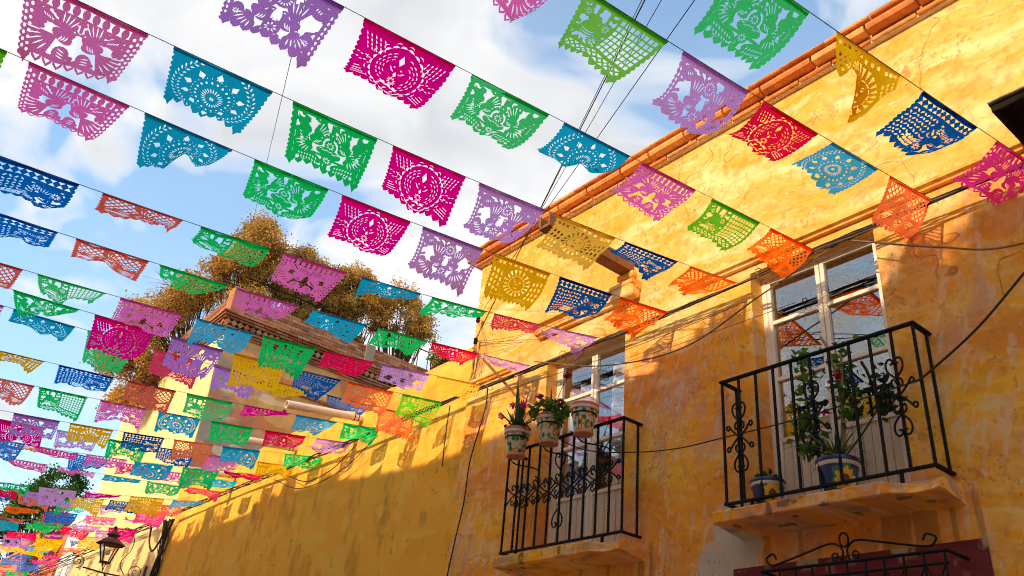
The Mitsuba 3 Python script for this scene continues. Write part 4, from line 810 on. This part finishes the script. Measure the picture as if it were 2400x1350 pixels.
    if kind == 'I':                                                     # square lattice, a jug of flowers, a band of diamonds
        for i in range(7):
            for j in range(8):
                x, y = .63+.077*j, .085+.087*i
                H.append(box(x, y, x+.055, y+.062))
        b = [ell(.3, .42, .15, .13), box(.22, .2, .38, .5), ell(.3, .26, .11, .05), ell(.5, .3, .1, .09), ell(.47, .58, .11, .08), box(.05, .52, .62, .56), drop(.38, .5, .25, .1, -.6), box(.28, .04, .32, .3), ell(.16, .2, .07, .07), box(.05, .15, .2, .19), box(.45, .05, .48, .6), drop(.1, .65, .25, .1, -1.2)]
        H += figure(box(.085, .08, .59, .67), b, [crescent(.3, .36+.045*k, .13, .02, .5, PI-.5) for k in range(4)], 16, .1)
        H += rosette(.47, .58, .015, .07, 7, .02)+rosette(.5, .3, .015, .065, 7, .018)+rosette(.16, .2, .01, .05, 6, .014)
        for k in range(10):
            x = .12+.12*k; d = Polygon([(x-.062, .8), (x, .735), (x+.062, .8), (x, .865)])
            H += [d.buffer(-.0).difference(d.buffer(-.022)) if False else Polygon([(x-.03, .8), (x, .768), (x+.03, .8), (x, .832)])]
            H += [Polygon([(x+.012, .735), (x+.108, .735), (x+.06, .783)]), Polygon([(x+.012, .865), (x+.108, .865), (x+.06, .817)])] if k < 9 else []
    return H
def sheet(kind, nu, nv, tol):
    """The cut sheet sliced into a grid so that it can bend: vertices (u 0..1, v 0..1) and triangles."""
    p = outline(10 if kind in 'FDH' else 9).difference(unary_union([h.buffer(0) for h in design(kind)]).intersection(box(.03, .045, 1.27, .97)))
    p = max(getattr(p, 'geoms', [p]), key=lambda g: g.area).simplify(tol).buffer(0)
    V, F, n = [], [], 0
    for i in range(nu):
        for j in range(nv):
            c = p.intersection(box(-.01+1.32*i/nu, -.01+1.05*j/nv, -.01+1.32*(i+1)/nu, -.01+1.05*(j+1)/nv))
            for g in getattr(c, 'geoms', [c]):
                if g.geom_type == 'Polygon' and g.area > 1e-5:
                    v, f = trimesh.creation.triangulate_polygon(g, engine='earcut')
                    V.append(np.asarray(v)[:, :2]); F.append(np.asarray(f)+n); n += len(v)
    m = trimesh.Trimesh(np.c_[np.vstack(V), np.zeros(n)], np.vstack(F), process=False); m.merge_vertices(digits_vertex=5)
    return np.asarray(m.vertices)[:, :2]/[1.3, 1.0], np.asarray(m.faces)
STRINGS = [
 ((5.85, 1.523, 5.792), 0.0765, -0.0626, 0.129, [
  ("C", "green", 2.592, 1.772, 5.464, 3.249, 1.722, 5.516, 2.754, 2.180, 5.307, 3.328, 2.165, 5.395),
  ("F", "yellow", 3.496, 1.703, 5.538, 4.152, 1.653, 5.600, 3.908, 1.904, 5.618, 4.495, 1.825, 5.864, 4.007, 1.866, 5.709, 4.111, 1.894, 5.687, 4.059, 2.006, 5.336, 4.298, 1.959, 5.585, 4.415, 1.900, 5.736),
  ("G", "navy", 4.404, 1.634, 5.625, 5.061, 1.583, 5.697, 4.542, 2.078, 5.638, 5.080, 2.047, 5.655, 4.699, 2.057, 5.683, 4.799, 2.059, 5.679, 4.900, 2.058, 5.681, 4.990, 2.055, 5.661),
  ("A", "pink", 5.317, 1.564, 5.727, 5.974, 1.514, 5.808, 5.495, 1.994, 5.712, 6.218, 1.893, 5.694),
 ]),
 ((5.85, 2.255, 5.827), 0.0327, -0.0906, 0.16, [
  ("A", "orchid", 1.399, 2.401, 5.266, 1.976, 2.382, 5.316, 1.578, 2.816, 5.374, 1.990, 2.845, 5.355),
  ("I", "lime", 2.109, 2.377, 5.328, 2.766, 2.356, 5.395, 2.278, 2.805, 5.402, 2.754, 2.821, 5.397),
  ("E", "lavender", 2.894, 2.352, 5.410, 3.507, 2.332, 5.482, 3.085, 2.770, 5.334, 3.612, 2.777, 5.394),
  ("D", "red", 3.665, 2.327, 5.501, 4.262, 2.307, 5.581, 3.814, 2.768, 5.517, 4.366, 2.760, 5.616),
  ("B", "cyan2", 4.431, 2.302, 5.605, 5.023, 2.282, 5.693, 4.547, 2.722, 5.768, 5.128, 2.735, 5.719),
  ("H", "orange", 5.176, 2.277, 5.716, 5.779, 2.257, 5.815, 5.461, 2.637, 5.639, 6.068, 2.599, 5.685),
 ]),
 ((5.85, 3.314, 5.812), 0.0406, -0.0804, 0.045, [
  ("F", "yellow", -0.095, 3.555, 5.300, 0.492, 3.531, 5.342, -0.041, 4.009, 5.213, 0.448, 3.993, 5.299),
  ("E", "violet", 0.594, 3.527, 5.350, 1.233, 3.501, 5.397, 0.683, 3.970, 5.238, 1.226, 3.946, 5.259),
  ("D", "magenta", 1.366, 3.496, 5.408, 2.019, 3.469, 5.460, 1.476, 3.945, 5.358, 2.022, 3.921, 5.346),
  ("C", "green", 2.147, 3.464, 5.470, 2.791, 3.438, 5.524, 2.278, 3.911, 5.473, 2.786, 3.888, 5.405),
  ("B", "cyan", 2.928, 3.432, 5.536, 3.562, 3.407, 5.592, 3.036, 3.880, 5.607, 3.651, 3.844, 5.724, 3.184, 3.868, 5.622, 3.307, 3.868, 5.604, 3.405, 3.851, 5.708, 3.550, 3.856, 5.661),
  ("A", "orchid", 3.684, 3.402, 5.603, 4.277, 3.378, 5.657, 3.784, 3.854, 5.645, 4.331, 3.838, 5.613),
  ("I", "lime", 4.466, 3.370, 5.675, 5.063, 3.346, 5.733, 4.645, 3.799, 5.706, 5.147, 3.801, 5.681),
  ("H", "orange", 5.201, 3.340, 5.747, 5.814, 3.315, 5.808, 5.405, 3.751, 5.828, 5.942, 3.755, 5.722),
 ]),
 ((5.85, 4.147, 5.807), 0.0261, -0.0924, 0.168, [
  ("A", "orchid", -0.235, 4.306, 5.123, 0.419, 4.289, 5.159, -0.123, 4.713, 4.927, 0.391, 4.741, 5.051),
  ("B", "cyan", 0.567, 4.285, 5.169, 1.194, 4.269, 5.213, 0.673, 4.738, 5.164, 1.183, 4.731, 5.159),
  ("C", "green", 1.332, 4.265, 5.224, 1.955, 4.249, 5.279, 1.505, 4.670, 5.073, 2.061, 4.683, 5.150),
  ("D", "magenta", 2.078, 4.245, 5.291, 2.695, 4.229, 5.355, 2.257, 4.670, 5.223, 2.819, 4.638, 5.168),
  ("E", "lavender", 2.818, 4.226, 5.368, 3.456, 4.209, 5.444, 2.988, 4.619, 5.185, 3.437, 4.662, 5.335),
  ("F", "yellow", 3.589, 4.206, 5.461, 4.222, 4.189, 5.547, 3.728, 4.649, 5.424, 4.317, 4.643, 5.503),
  ("G", "navy", 4.340, 4.186, 5.564, 4.997, 4.169, 5.664, 4.484, 4.584, 5.759, 5.064, 4.623, 5.744),
  ("H", "orange", 5.166, 4.165, 5.691, 5.819, 4.148, 5.801, 5.328, 4.586, 5.806, 5.726, 4.604, 5.815),
 ]),
 ((5.85, 5.032, 5.816), 0.0456, -0.0608, 0.181, [
  ("I", "lime", -0.770, 5.333, 5.311, -0.191, 5.307, 5.316, -0.714, 5.773, 5.166, -0.165, 5.765, 5.235),
  ("A", "orchid", -0.061, 5.301, 5.318, 0.578, 5.272, 5.333, -0.003, 5.754, 5.226, 0.479, 5.718, 5.245),
  ("B", "cyan", 0.680, 5.267, 5.337, 1.309, 5.239, 5.363, 0.808, 5.690, 5.188, 1.245, 5.695, 5.430, 0.897, 5.701, 5.218, 0.993, 5.708, 5.257, 1.098, 5.704, 5.445, 1.194, 5.709, 5.388),
  ("C", "green", 1.478, 5.231, 5.371, 2.081, 5.203, 5.407, 1.588, 5.679, 5.306, 2.144, 5.652, 5.299),
  ("D", "magenta", 2.199, 5.198, 5.415, 2.823, 5.170, 5.462, 2.317, 5.620, 5.258, 2.867, 5.603, 5.297),
  ("E", "lavender", 2.940, 5.164, 5.472, 3.559, 5.136, 5.529, 3.085, 5.559, 5.271, 3.608, 5.532, 5.288),
  ("F", "yellow", 3.672, 5.131, 5.540, 4.311, 5.102, 5.610, 3.856, 5.528, 5.381, 4.406, 5.507, 5.402),
  ("G", "navy", 4.423, 5.097, 5.623, 5.078, 5.067, 5.706, 4.586, 5.518, 5.508, 5.159, 5.508, 5.582),
  ("H", "orange", 5.191, 5.062, 5.721, 5.849, 5.032, 5.816, 5.377, 5.488, 5.702, 5.784, 5.477, 5.697),
 ]),
 ((5.85, 5.972, 5.82), 0.0186, -0.1081, 0.207, [
  ("G", "blue", -0.103, 6.083, 5.020, 0.553, 6.071, 5.063, -0.085, 6.545, 4.968, 0.544, 6.535, 5.036),
  ("H", "salmon", 0.717, 6.068, 5.075, 1.318, 6.056, 5.127, 0.753, 6.525, 5.155, 1.320, 6.493, 5.288, 1.155, 6.477, 5.260),
  ("I", "green", 1.461, 6.054, 5.140, 2.042, 6.043, 5.201, 1.514, 6.497, 5.274, 2.059, 6.507, 5.238),
  ("A", "orchid", 2.164, 6.041, 5.215, 2.756, 6.030, 5.288, 2.257, 6.497, 5.214, 2.738, 6.469, 5.135),
  ("B", "cyan", 2.898, 6.027, 5.307, 3.525, 6.015, 5.397, 3.057, 6.465, 5.314, 3.584, 6.459, 5.526, 3.310, 6.462, 5.467),
  ("C", "green", 3.648, 6.013, 5.416, 4.285, 6.001, 5.519, 3.778, 6.445, 5.531, 4.452, 6.391, 5.712, 4.119, 6.435, 5.571),
  ("D", "red", 4.377, 5.999, 5.535, 4.963, 5.989, 5.642, 4.613, 6.372, 5.685, 5.196, 6.377, 5.750),
  ("E", "lavender", 5.132, 5.985, 5.674, 5.788, 5.973, 5.807, 5.301, 6.396, 5.813, 5.896, 6.426, 5.795),
 ]),
 ((5.85, 7.133, 5.826), 0.0052, -0.0989, 0.143, [
  ("G", "blue", -0.013, 7.164, 5.135, 0.644, 7.160, 5.182, 0.050, 7.625, 5.118, 0.662, 7.610, 5.303, 0.361, 7.625, 5.176),
  ("H", "salmon", 0.788, 7.160, 5.193, 1.395, 7.156, 5.244, 0.845, 7.613, 5.280, 1.420, 7.621, 5.242),
  ("I", "green", 1.492, 7.156, 5.253, 2.130, 7.153, 5.316, 1.621, 7.589, 5.366, 1.919, 7.568, 5.319),
  ("A", "orchid", 2.216, 7.152, 5.325, 2.839, 7.149, 5.394, 2.325, 7.605, 5.344, 2.807, 7.613, 5.375),
  ("B", "cyan", 2.992, 7.148, 5.412, 3.605, 7.145, 5.488, 3.071, 7.598, 5.502, 3.628, 7.608, 5.446),
  ("C", "green", 3.742, 7.144, 5.506, 4.365, 7.141, 5.592, 3.869, 7.591, 5.533, 4.379, 7.606, 5.572),
  ("D", "red", 4.409, 7.141, 5.599, 5.066, 7.137, 5.698, 4.627, 7.533, 5.723, 5.140, 7.587, 5.793),
  ("E", "lavender", 5.161, 7.137, 5.713, 5.814, 7.134, 5.820, 5.338, 7.495, 5.952, 5.925, 7.573, 5.926, 5.548, 7.570, 5.921),
 ]),
 ((5.85, 8.047, 5.825), 0.0391, -0.0863, 0.146, [
  ("H", "salmon", 0.019, 8.275, 5.207, 0.597, 8.252, 5.241, 0.093, 8.734, 5.239, 0.580, 8.717, 5.215),
  ("I", "green", 0.719, 8.248, 5.249, 1.327, 8.224, 5.292, 0.845, 8.693, 5.298, 1.304, 8.666, 5.437, 0.947, 8.696, 5.270, 1.067, 8.692, 5.271, 1.114, 8.696, 5.317, 1.217, 8.685, 5.372),
  ("A", "orchid", 1.465, 8.218, 5.302, 2.067, 8.195, 5.353, 1.516, 8.680, 5.268, 2.082, 8.651, 5.259),
  ("B", "cyan", 2.220, 8.189, 5.367, 2.828, 8.165, 5.427, 2.295, 8.648, 5.341, 2.854, 8.609, 5.288),
  ("C", "green", 2.930, 8.161, 5.438, 3.542, 8.137, 5.506, 3.085, 8.580, 5.307, 3.576, 8.570, 5.339),
  ("D", "crimson", 3.660, 8.132, 5.520, 4.288, 8.108, 5.598, 3.781, 8.582, 5.507, 4.232, 8.556, 5.484),
  ("E", "lavender", 4.380, 8.104, 5.610, 5.028, 8.079, 5.700, 4.560, 8.532, 5.575, 5.194, 8.514, 5.679),
  ("F", "gold", 5.136, 8.075, 5.716, 5.793, 8.049, 5.816, 5.297, 8.512, 5.725, 5.887, 8.499, 5.742),
 ]),
 ((5.85, 8.923, 5.817), 0.002, -0.0715, 0.154, [
  ("C", "green", 0.638, 8.933, 5.304, 1.262, 8.932, 5.338, 0.781, 9.376, 5.277, 1.244, 9.375, 5.479, 0.873, 9.377, 5.225, 0.954, 9.393, 5.329, 0.989, 9.390, 5.409, 1.032, 9.386, 5.343),
  ("D", "magenta", 1.415, 8.932, 5.347, 2.034, 8.930, 5.390, 1.501, 9.338, 5.136, 2.029, 9.319, 5.133),
  ("E", "violet", 2.213, 8.930, 5.404, 2.801, 8.929, 5.453, 2.301, 9.346, 5.214, 2.793, 9.346, 5.247),
  ("F", "yellow", 2.929, 8.929, 5.465, 3.533, 8.927, 5.524, 3.058, 9.329, 5.264, 3.669, 9.351, 5.387),
  ("G", "navy", 3.676, 8.927, 5.539, 4.300, 8.926, 5.609, 3.861, 9.354, 5.510, 4.214, 9.336, 5.407),
  ("H", "orange", 4.402, 8.926, 5.622, 5.052, 8.924, 5.704, 4.546, 9.366, 5.571, 5.152, 9.326, 5.491),
  ("I", "lime", 5.185, 8.924, 5.722, 5.814, 8.923, 5.811, 5.344, 9.340, 5.585, 5.882, 9.339, 5.613),
 ]),
 ((5.85, 9.668, 5.817), 0.0434, -0.0461, 0.097, [
  ("A", "orchid", 0.113, 9.917, 5.474, 0.691, 9.892, 5.490, 0.168, 10.377, 5.434, 0.701, 10.357, 5.486),
  ("B", "cyan", 0.783, 9.888, 5.493, 1.418, 9.860, 5.517, 0.814, 10.352, 5.514, 1.405, 10.325, 5.508),
  ("C", "green", 1.551, 9.854, 5.522, 2.129, 9.829, 5.549, 1.665, 10.217, 5.253, 2.090, 10.231, 5.317),
  ("D", "crimson", 2.298, 9.822, 5.557, 2.877, 9.797, 5.589, 2.400, 10.254, 5.418, 2.953, 10.224, 5.419),
  ("E", "violet", 3.012, 9.791, 5.597, 3.591, 9.766, 5.634, 3.160, 10.226, 5.520, 3.689, 10.213, 5.549),
  ("F", "yellow", 3.747, 9.759, 5.645, 4.330, 9.734, 5.687, 4.010, 10.137, 5.576, 4.414, 10.174, 5.814),
  ("G", "navy", 4.530, 9.725, 5.702, 5.185, 9.697, 5.756, 4.727, 10.137, 5.795, 5.258, 10.157, 5.758),
  ("H", "orange", 5.312, 9.691, 5.768, 5.891, 9.666, 5.821, 5.506, 10.067, 5.573, 6.050, 10.071, 5.655),
 ]),
 ((5.85, 10.541, 5.816), 0.019, -0.0863, 0.135, [
  ("F", "mustard", 0.752, 10.638, 5.251, 1.355, 10.627, 5.295, 0.842, 11.090, 5.314, 1.309, 11.088, 5.332),
  ("G", "blue", 1.508, 10.624, 5.307, 2.131, 10.612, 5.360, 1.588, 11.075, 5.224, 2.184, 11.066, 5.270),
  ("H", "salmon", 2.300, 10.609, 5.376, 2.887, 10.597, 5.434, 2.391, 11.055, 5.278, 2.964, 11.031, 5.283),
  ("I", "green", 3.025, 10.595, 5.448, 3.628, 10.583, 5.515, 3.148, 11.031, 5.342, 3.703, 11.017, 5.362),
  ("A", "magenta", 3.784, 10.580, 5.534, 4.442, 10.568, 5.615, 3.906, 11.030, 5.553, 4.561, 11.000, 5.742),
  ("B", "cyan", 4.532, 10.566, 5.627, 5.160, 10.554, 5.713, 4.659, 11.007, 5.549, 5.029, 10.995, 5.639),
  ("C", "green", 5.252, 10.553, 5.727, 5.830, 10.542, 5.813, 5.418, 10.986, 5.689, 5.963, 10.977, 5.715),
 ]),
 ((5.85, 11.493, 5.813), 0.0483, -0.0798, 0.141, [
  ("H", "salmon", 0.897, 11.733, 5.286, 1.489, 11.704, 5.326, 0.977, 12.181, 5.190, 1.475, 12.137, 5.156),
  ("I", "green", 1.540, 11.702, 5.330, 2.118, 11.674, 5.376, 1.661, 12.119, 5.164, 2.163, 12.087, 5.166),
  ("A", "orchid", 2.276, 11.666, 5.389, 2.873, 11.637, 5.444, 2.360, 12.106, 5.263, 2.948, 12.072, 5.295),
  ("B", "cyan", 3.024, 11.630, 5.459, 3.601, 11.602, 5.520, 3.142, 12.064, 5.340, 3.682, 12.035, 5.370),
  ("C", "green", 3.746, 11.595, 5.536, 4.349, 11.566, 5.608, 3.892, 12.014, 5.395, 4.446, 11.995, 5.456),
  ("D", "crimson", 4.538, 11.557, 5.631, 5.171, 11.526, 5.715, 4.693, 11.990, 5.560, 5.245, 11.983, 5.666),
  ("E", "lavender", 5.344, 11.518, 5.740, 5.922, 11.490, 5.824, 5.427, 11.975, 5.724, 5.944, 11.944, 5.727),
 ]),
 ((5.85, 12.633, 5.82), 0.0368, -0.0974, 0.161, [
  ("E", "violet", 1.509, 12.793, 5.237, 2.086, 12.771, 5.293, 1.589, 13.210, 5.047, 2.133, 13.204, 5.127),
  ("F", "yellow", 2.213, 12.767, 5.306, 2.790, 12.746, 5.369, 2.309, 13.214, 5.220, 2.838, 13.191, 5.241),
  ("G", "navy", 2.927, 12.741, 5.385, 3.504, 12.719, 5.457, 3.041, 13.179, 5.278, 3.570, 13.157, 5.313),
  ("H", "orange", 3.647, 12.714, 5.476, 4.233, 12.692, 5.558, 3.770, 13.150, 5.368, 4.312, 13.123, 5.399),
  ("B", "cyan", 4.376, 12.687, 5.579, 4.973, 12.665, 5.671, 4.505, 13.120, 5.466, 5.074, 13.103, 5.550),
  ("C", "green", 5.374, 12.650, 5.737, 6.030, 12.626, 5.852, 5.556, 13.078, 5.715, 6.142, 13.064, 5.741),
 ]),
 ((5.85, 13.433, 5.817), 0.0324, -0.0828, 0.134, [
  ("D", "magenta", 1.462, 13.575, 5.321, 2.050, 13.556, 5.368, 1.540, 13.985, 5.116, 2.147, 13.987, 5.223),
  ("E", "lavender", 2.215, 13.550, 5.383, 2.793, 13.531, 5.437, 2.317, 13.988, 5.259, 2.860, 13.975, 5.312),
  ("C", "green", 2.930, 13.527, 5.450, 3.508, 13.508, 5.511, 3.045, 13.961, 5.328, 3.591, 13.946, 5.375),
  ("G", "navy", 3.656, 13.504, 5.528, 4.234, 13.485, 5.596, 3.783, 13.936, 5.412, 4.328, 13.922, 5.468),
  ("A", "orchid", 4.399, 13.479, 5.617, 4.977, 13.461, 5.692, 4.533, 13.910, 5.500, 5.093, 13.896, 5.576),
  ("F", "gold", 5.281, 13.451, 5.734, 5.939, 13.430, 5.830, 5.437, 13.879, 5.635, 6.085, 13.869, 5.785),
 ]),
]
MOTIF = {'A': 'doves', 'B': 'wheel-flower', 'C': 'birds-and-baskets', 'D': 'medallion', 'E': 'daisies-and-doves', 'F': 'sun-face', 'G': 'bow-tie-and-mesh', 'H': 'diamond-lattice', 'I': 'square-lattice'}
NAME = {'orchid': 'orchid', 'pink': 'bright pink', 'magenta': 'magenta', 'red': 'red', 'crimson': 'crimson', 'cyan': 'turquoise', 'cyan2': 'sky-blue', 'green': 'emerald', 'lime': 'lime', 'lavender': 'lavender', 'violet': 'violet', 'yellow': 'yellow', 'gold': 'golden', 'mustard': 'mustard', 'navy': 'navy', 'blue': 'blue', 'orange': 'orange', 'salmon': 'salmon'}
ORD = ['first', 'second', 'third', 'fourth', 'fifth', 'sixth', 'seventh', 'eighth', 'ninth', 'tenth', 'eleventh', 'twelfth', 'thirteenth', 'fourteenth', 'fifteenth', 'sixteenth', 'seventeenth', 'eighteenth', 'nineteenth', 'twentieth']
ORD += [t+'-'+o if o else t+'ieth' for t in ('twenty', 'thirty', 'forty') for o in ORD[:9]]
CACHE = {}
def flag(kind, colour, TL, TR, BL, BR, BM, seed, where, lod):
    r = random.Random(seed); TL, TR, BL, BR = (np.array(q, float) for q in (TL, TR, BL, BR))
    key = (kind, lod)
    if key not in CACHE: CACHE[key] = sheet(kind, *((12, 9, .0015), (8, 6, .003), (5, 4, .006))[lod])
    uv, F = CACHE[key]; u, v = uv[:, :1], uv[:, 1:]
    bm = (BL+BR)/2+np.array([0, r.uniform(-.03, .03), r.uniform(-.025, .025)]) if BM is None else np.array(BM, float)
    if BM is not None and len(bm) > 3: bm = bm.reshape(-1, 3)
    top = TL*(1-u)+TR*u
    bot = BL*(2*(u-.5)*(u-1))+bm*(4*u*(1-u))+BR*(2*u*(u-.5)) if bm.ndim == 1 else np.stack([np.interp(u[:, 0], np.linspace(0, 1, len(bm)+2), np.r_[BL[c], bm[:, c], BR[c]]) for c in range(3)], 1)
    n = np.cross(TR-TL, (BL+BR)/2-(TL+TR)/2); n /= np.linalg.norm(n)
    if n[2] > 0: n = -n
    b = r.uniform(.015, .06); f = r.uniform(.7, 1.6); ph = r.uniform(0, 1)
    P = top*(1-v)+bot*v+n*(b*np.sin(PI*np.minimum(v, 1))+v*(.022*np.sin(2*PI*(u*f+ph+.3*v))+.010*np.sin(2*PI*(u*2.7+ph*2+.5*v))))
    P += n*np.clip(v-.75, 0, .3)**2*r.uniform(-.5, .5)
    if r.random() < .65:                                              # creases of the folded sheet
        m = r.choice((2, 4)); P += n*r.uniform(.02, .045)/m*(np.abs((u*m+.5) % 1-.5)*2+.7*np.abs((v*2+.5) % 1-.5)*2)
    for c in (u, 1-u):                                                # corners that the wind has curled
        P += n*np.clip(c+v-1.45, 0, .6)**2*r.choice((0, 0, .15, -.2, .25))
    k = thing('paper_flag', where, 'paper flag', 'cut-paper flags strung across the street')
    put(k, (P, F), f'paper_{colour}_{r.choice((0, 0, 1, 2))}', True)
    if lod < 2:
        t = np.linspace(0, 1, 9)[:, None]; a = TL*(1-t)+TR*t; d = ((BL+BR)/2-(TL+TR)/2); d /= np.linalg.norm(d)
        V = np.vstack([a+n*.004+[0, 0, .004], a+d*.026+n*.005]); i = np.arange(8)
        part(k, 'hem', trimesh.Trimesh(V, np.vstack([np.c_[i, i+1, i+10], np.c_[i, i+10, i+9]]), process=False), 'hem_'+colour)
def strand(P0, ey, ez, sg, s):
    e = np.array([-1, ey, ez]); e /= np.linalg.norm(e); P = np.asarray(P0)+np.multiply.outer(s, e); P[..., 2] -= 4*sg*(s/8)*(1-s/8); return P
def article(i): return 'nearest string' if i == 0 else ORD[i]+'-nearest string'
nf = 0
def hang(i, P0, ey, ez, sg, flags):
    k = thing('flag_string', f'thin grey line of the {article(i)} of flags over the street', 'string', 'lines that carry the paper flags')
    put(k, tube(strand(P0, ey, ez, sg, np.linspace(-.06, 8.0, 40)), .0032, 4), 'string')
for i, (P0, ey, ez, sg, fl) in enumerate(STRINGS):
    hang(i, P0, ey, ez, sg, fl); n = len(fl)
    for j, q in enumerate(fl):
        nf += 1; crumple = 'folded ' if len(q) > 14 else ''
        flag(q[0], q[1], q[2:5], q[5:8], q[8:11], q[11:14], q[14:] if len(q) > 14 else None, nf,
             f'{crumple}{NAME[q[1]]} {MOTIF[q[0]]} paper flag, {ORD[n-1-j]} from the wall on the {article(i)}', 0 if i < 6 else 1)
rf = random.Random(77)
SEQ = [('A', 'orchid'), ('B', 'cyan'), ('C', 'green'), ('D', 'crimson'), ('E', 'violet'), ('F', 'gold'), ('G', 'navy'), ('H', 'salmon'), ('I', 'green'), ('E', 'lavender'), ('D', 'magenta'), ('F', 'yellow'), ('B', 'cyan2'), ('H', 'orange'), ('G', 'blue'), ('A', 'pink')]
y, i = 14.35, len(STRINGS)
while y < 37:
    P0 = (5.85, y, 5.80+rf.uniform(-.05, .05)); ey, ez, sg = rf.uniform(.0, .05), rf.uniform(-.10, -.06), rf.uniform(.10, .22)
    hang(i, P0, ey, ez, sg, None); o = rf.randrange(16); s = rf.uniform(.02, .2); j = 0
    while s < 7.2:
        d, c = SEQ[(o-j) % 16]; TR, TL = strand(P0, ey, ez, sg, np.array(s)), strand(P0, ey, ez, sg, np.array(s+.63)); sw = rf.uniform(-.24, .10); w2 = rf.uniform(-.12, .12)
        L = np.array([rf.uniform(.03, .16), .43, sw+w2*.5]); R = np.array([rf.uniform(-.05, .12), .43, sw-w2*.5]); L *= .468/np.linalg.norm(L); R *= .468/np.linalg.norm(R)
        nf += 1; flag(d, c, TL, TR, TL+L, TR+R, None, nf, f'{NAME[c]} {MOTIF[d]} paper flag, {ORD[j]} from the wall on the {article(i)}', 2)
        s += .63+rf.uniform(.10, .16); j += 1
    y += rf.uniform(.85, 1.1); i += 1
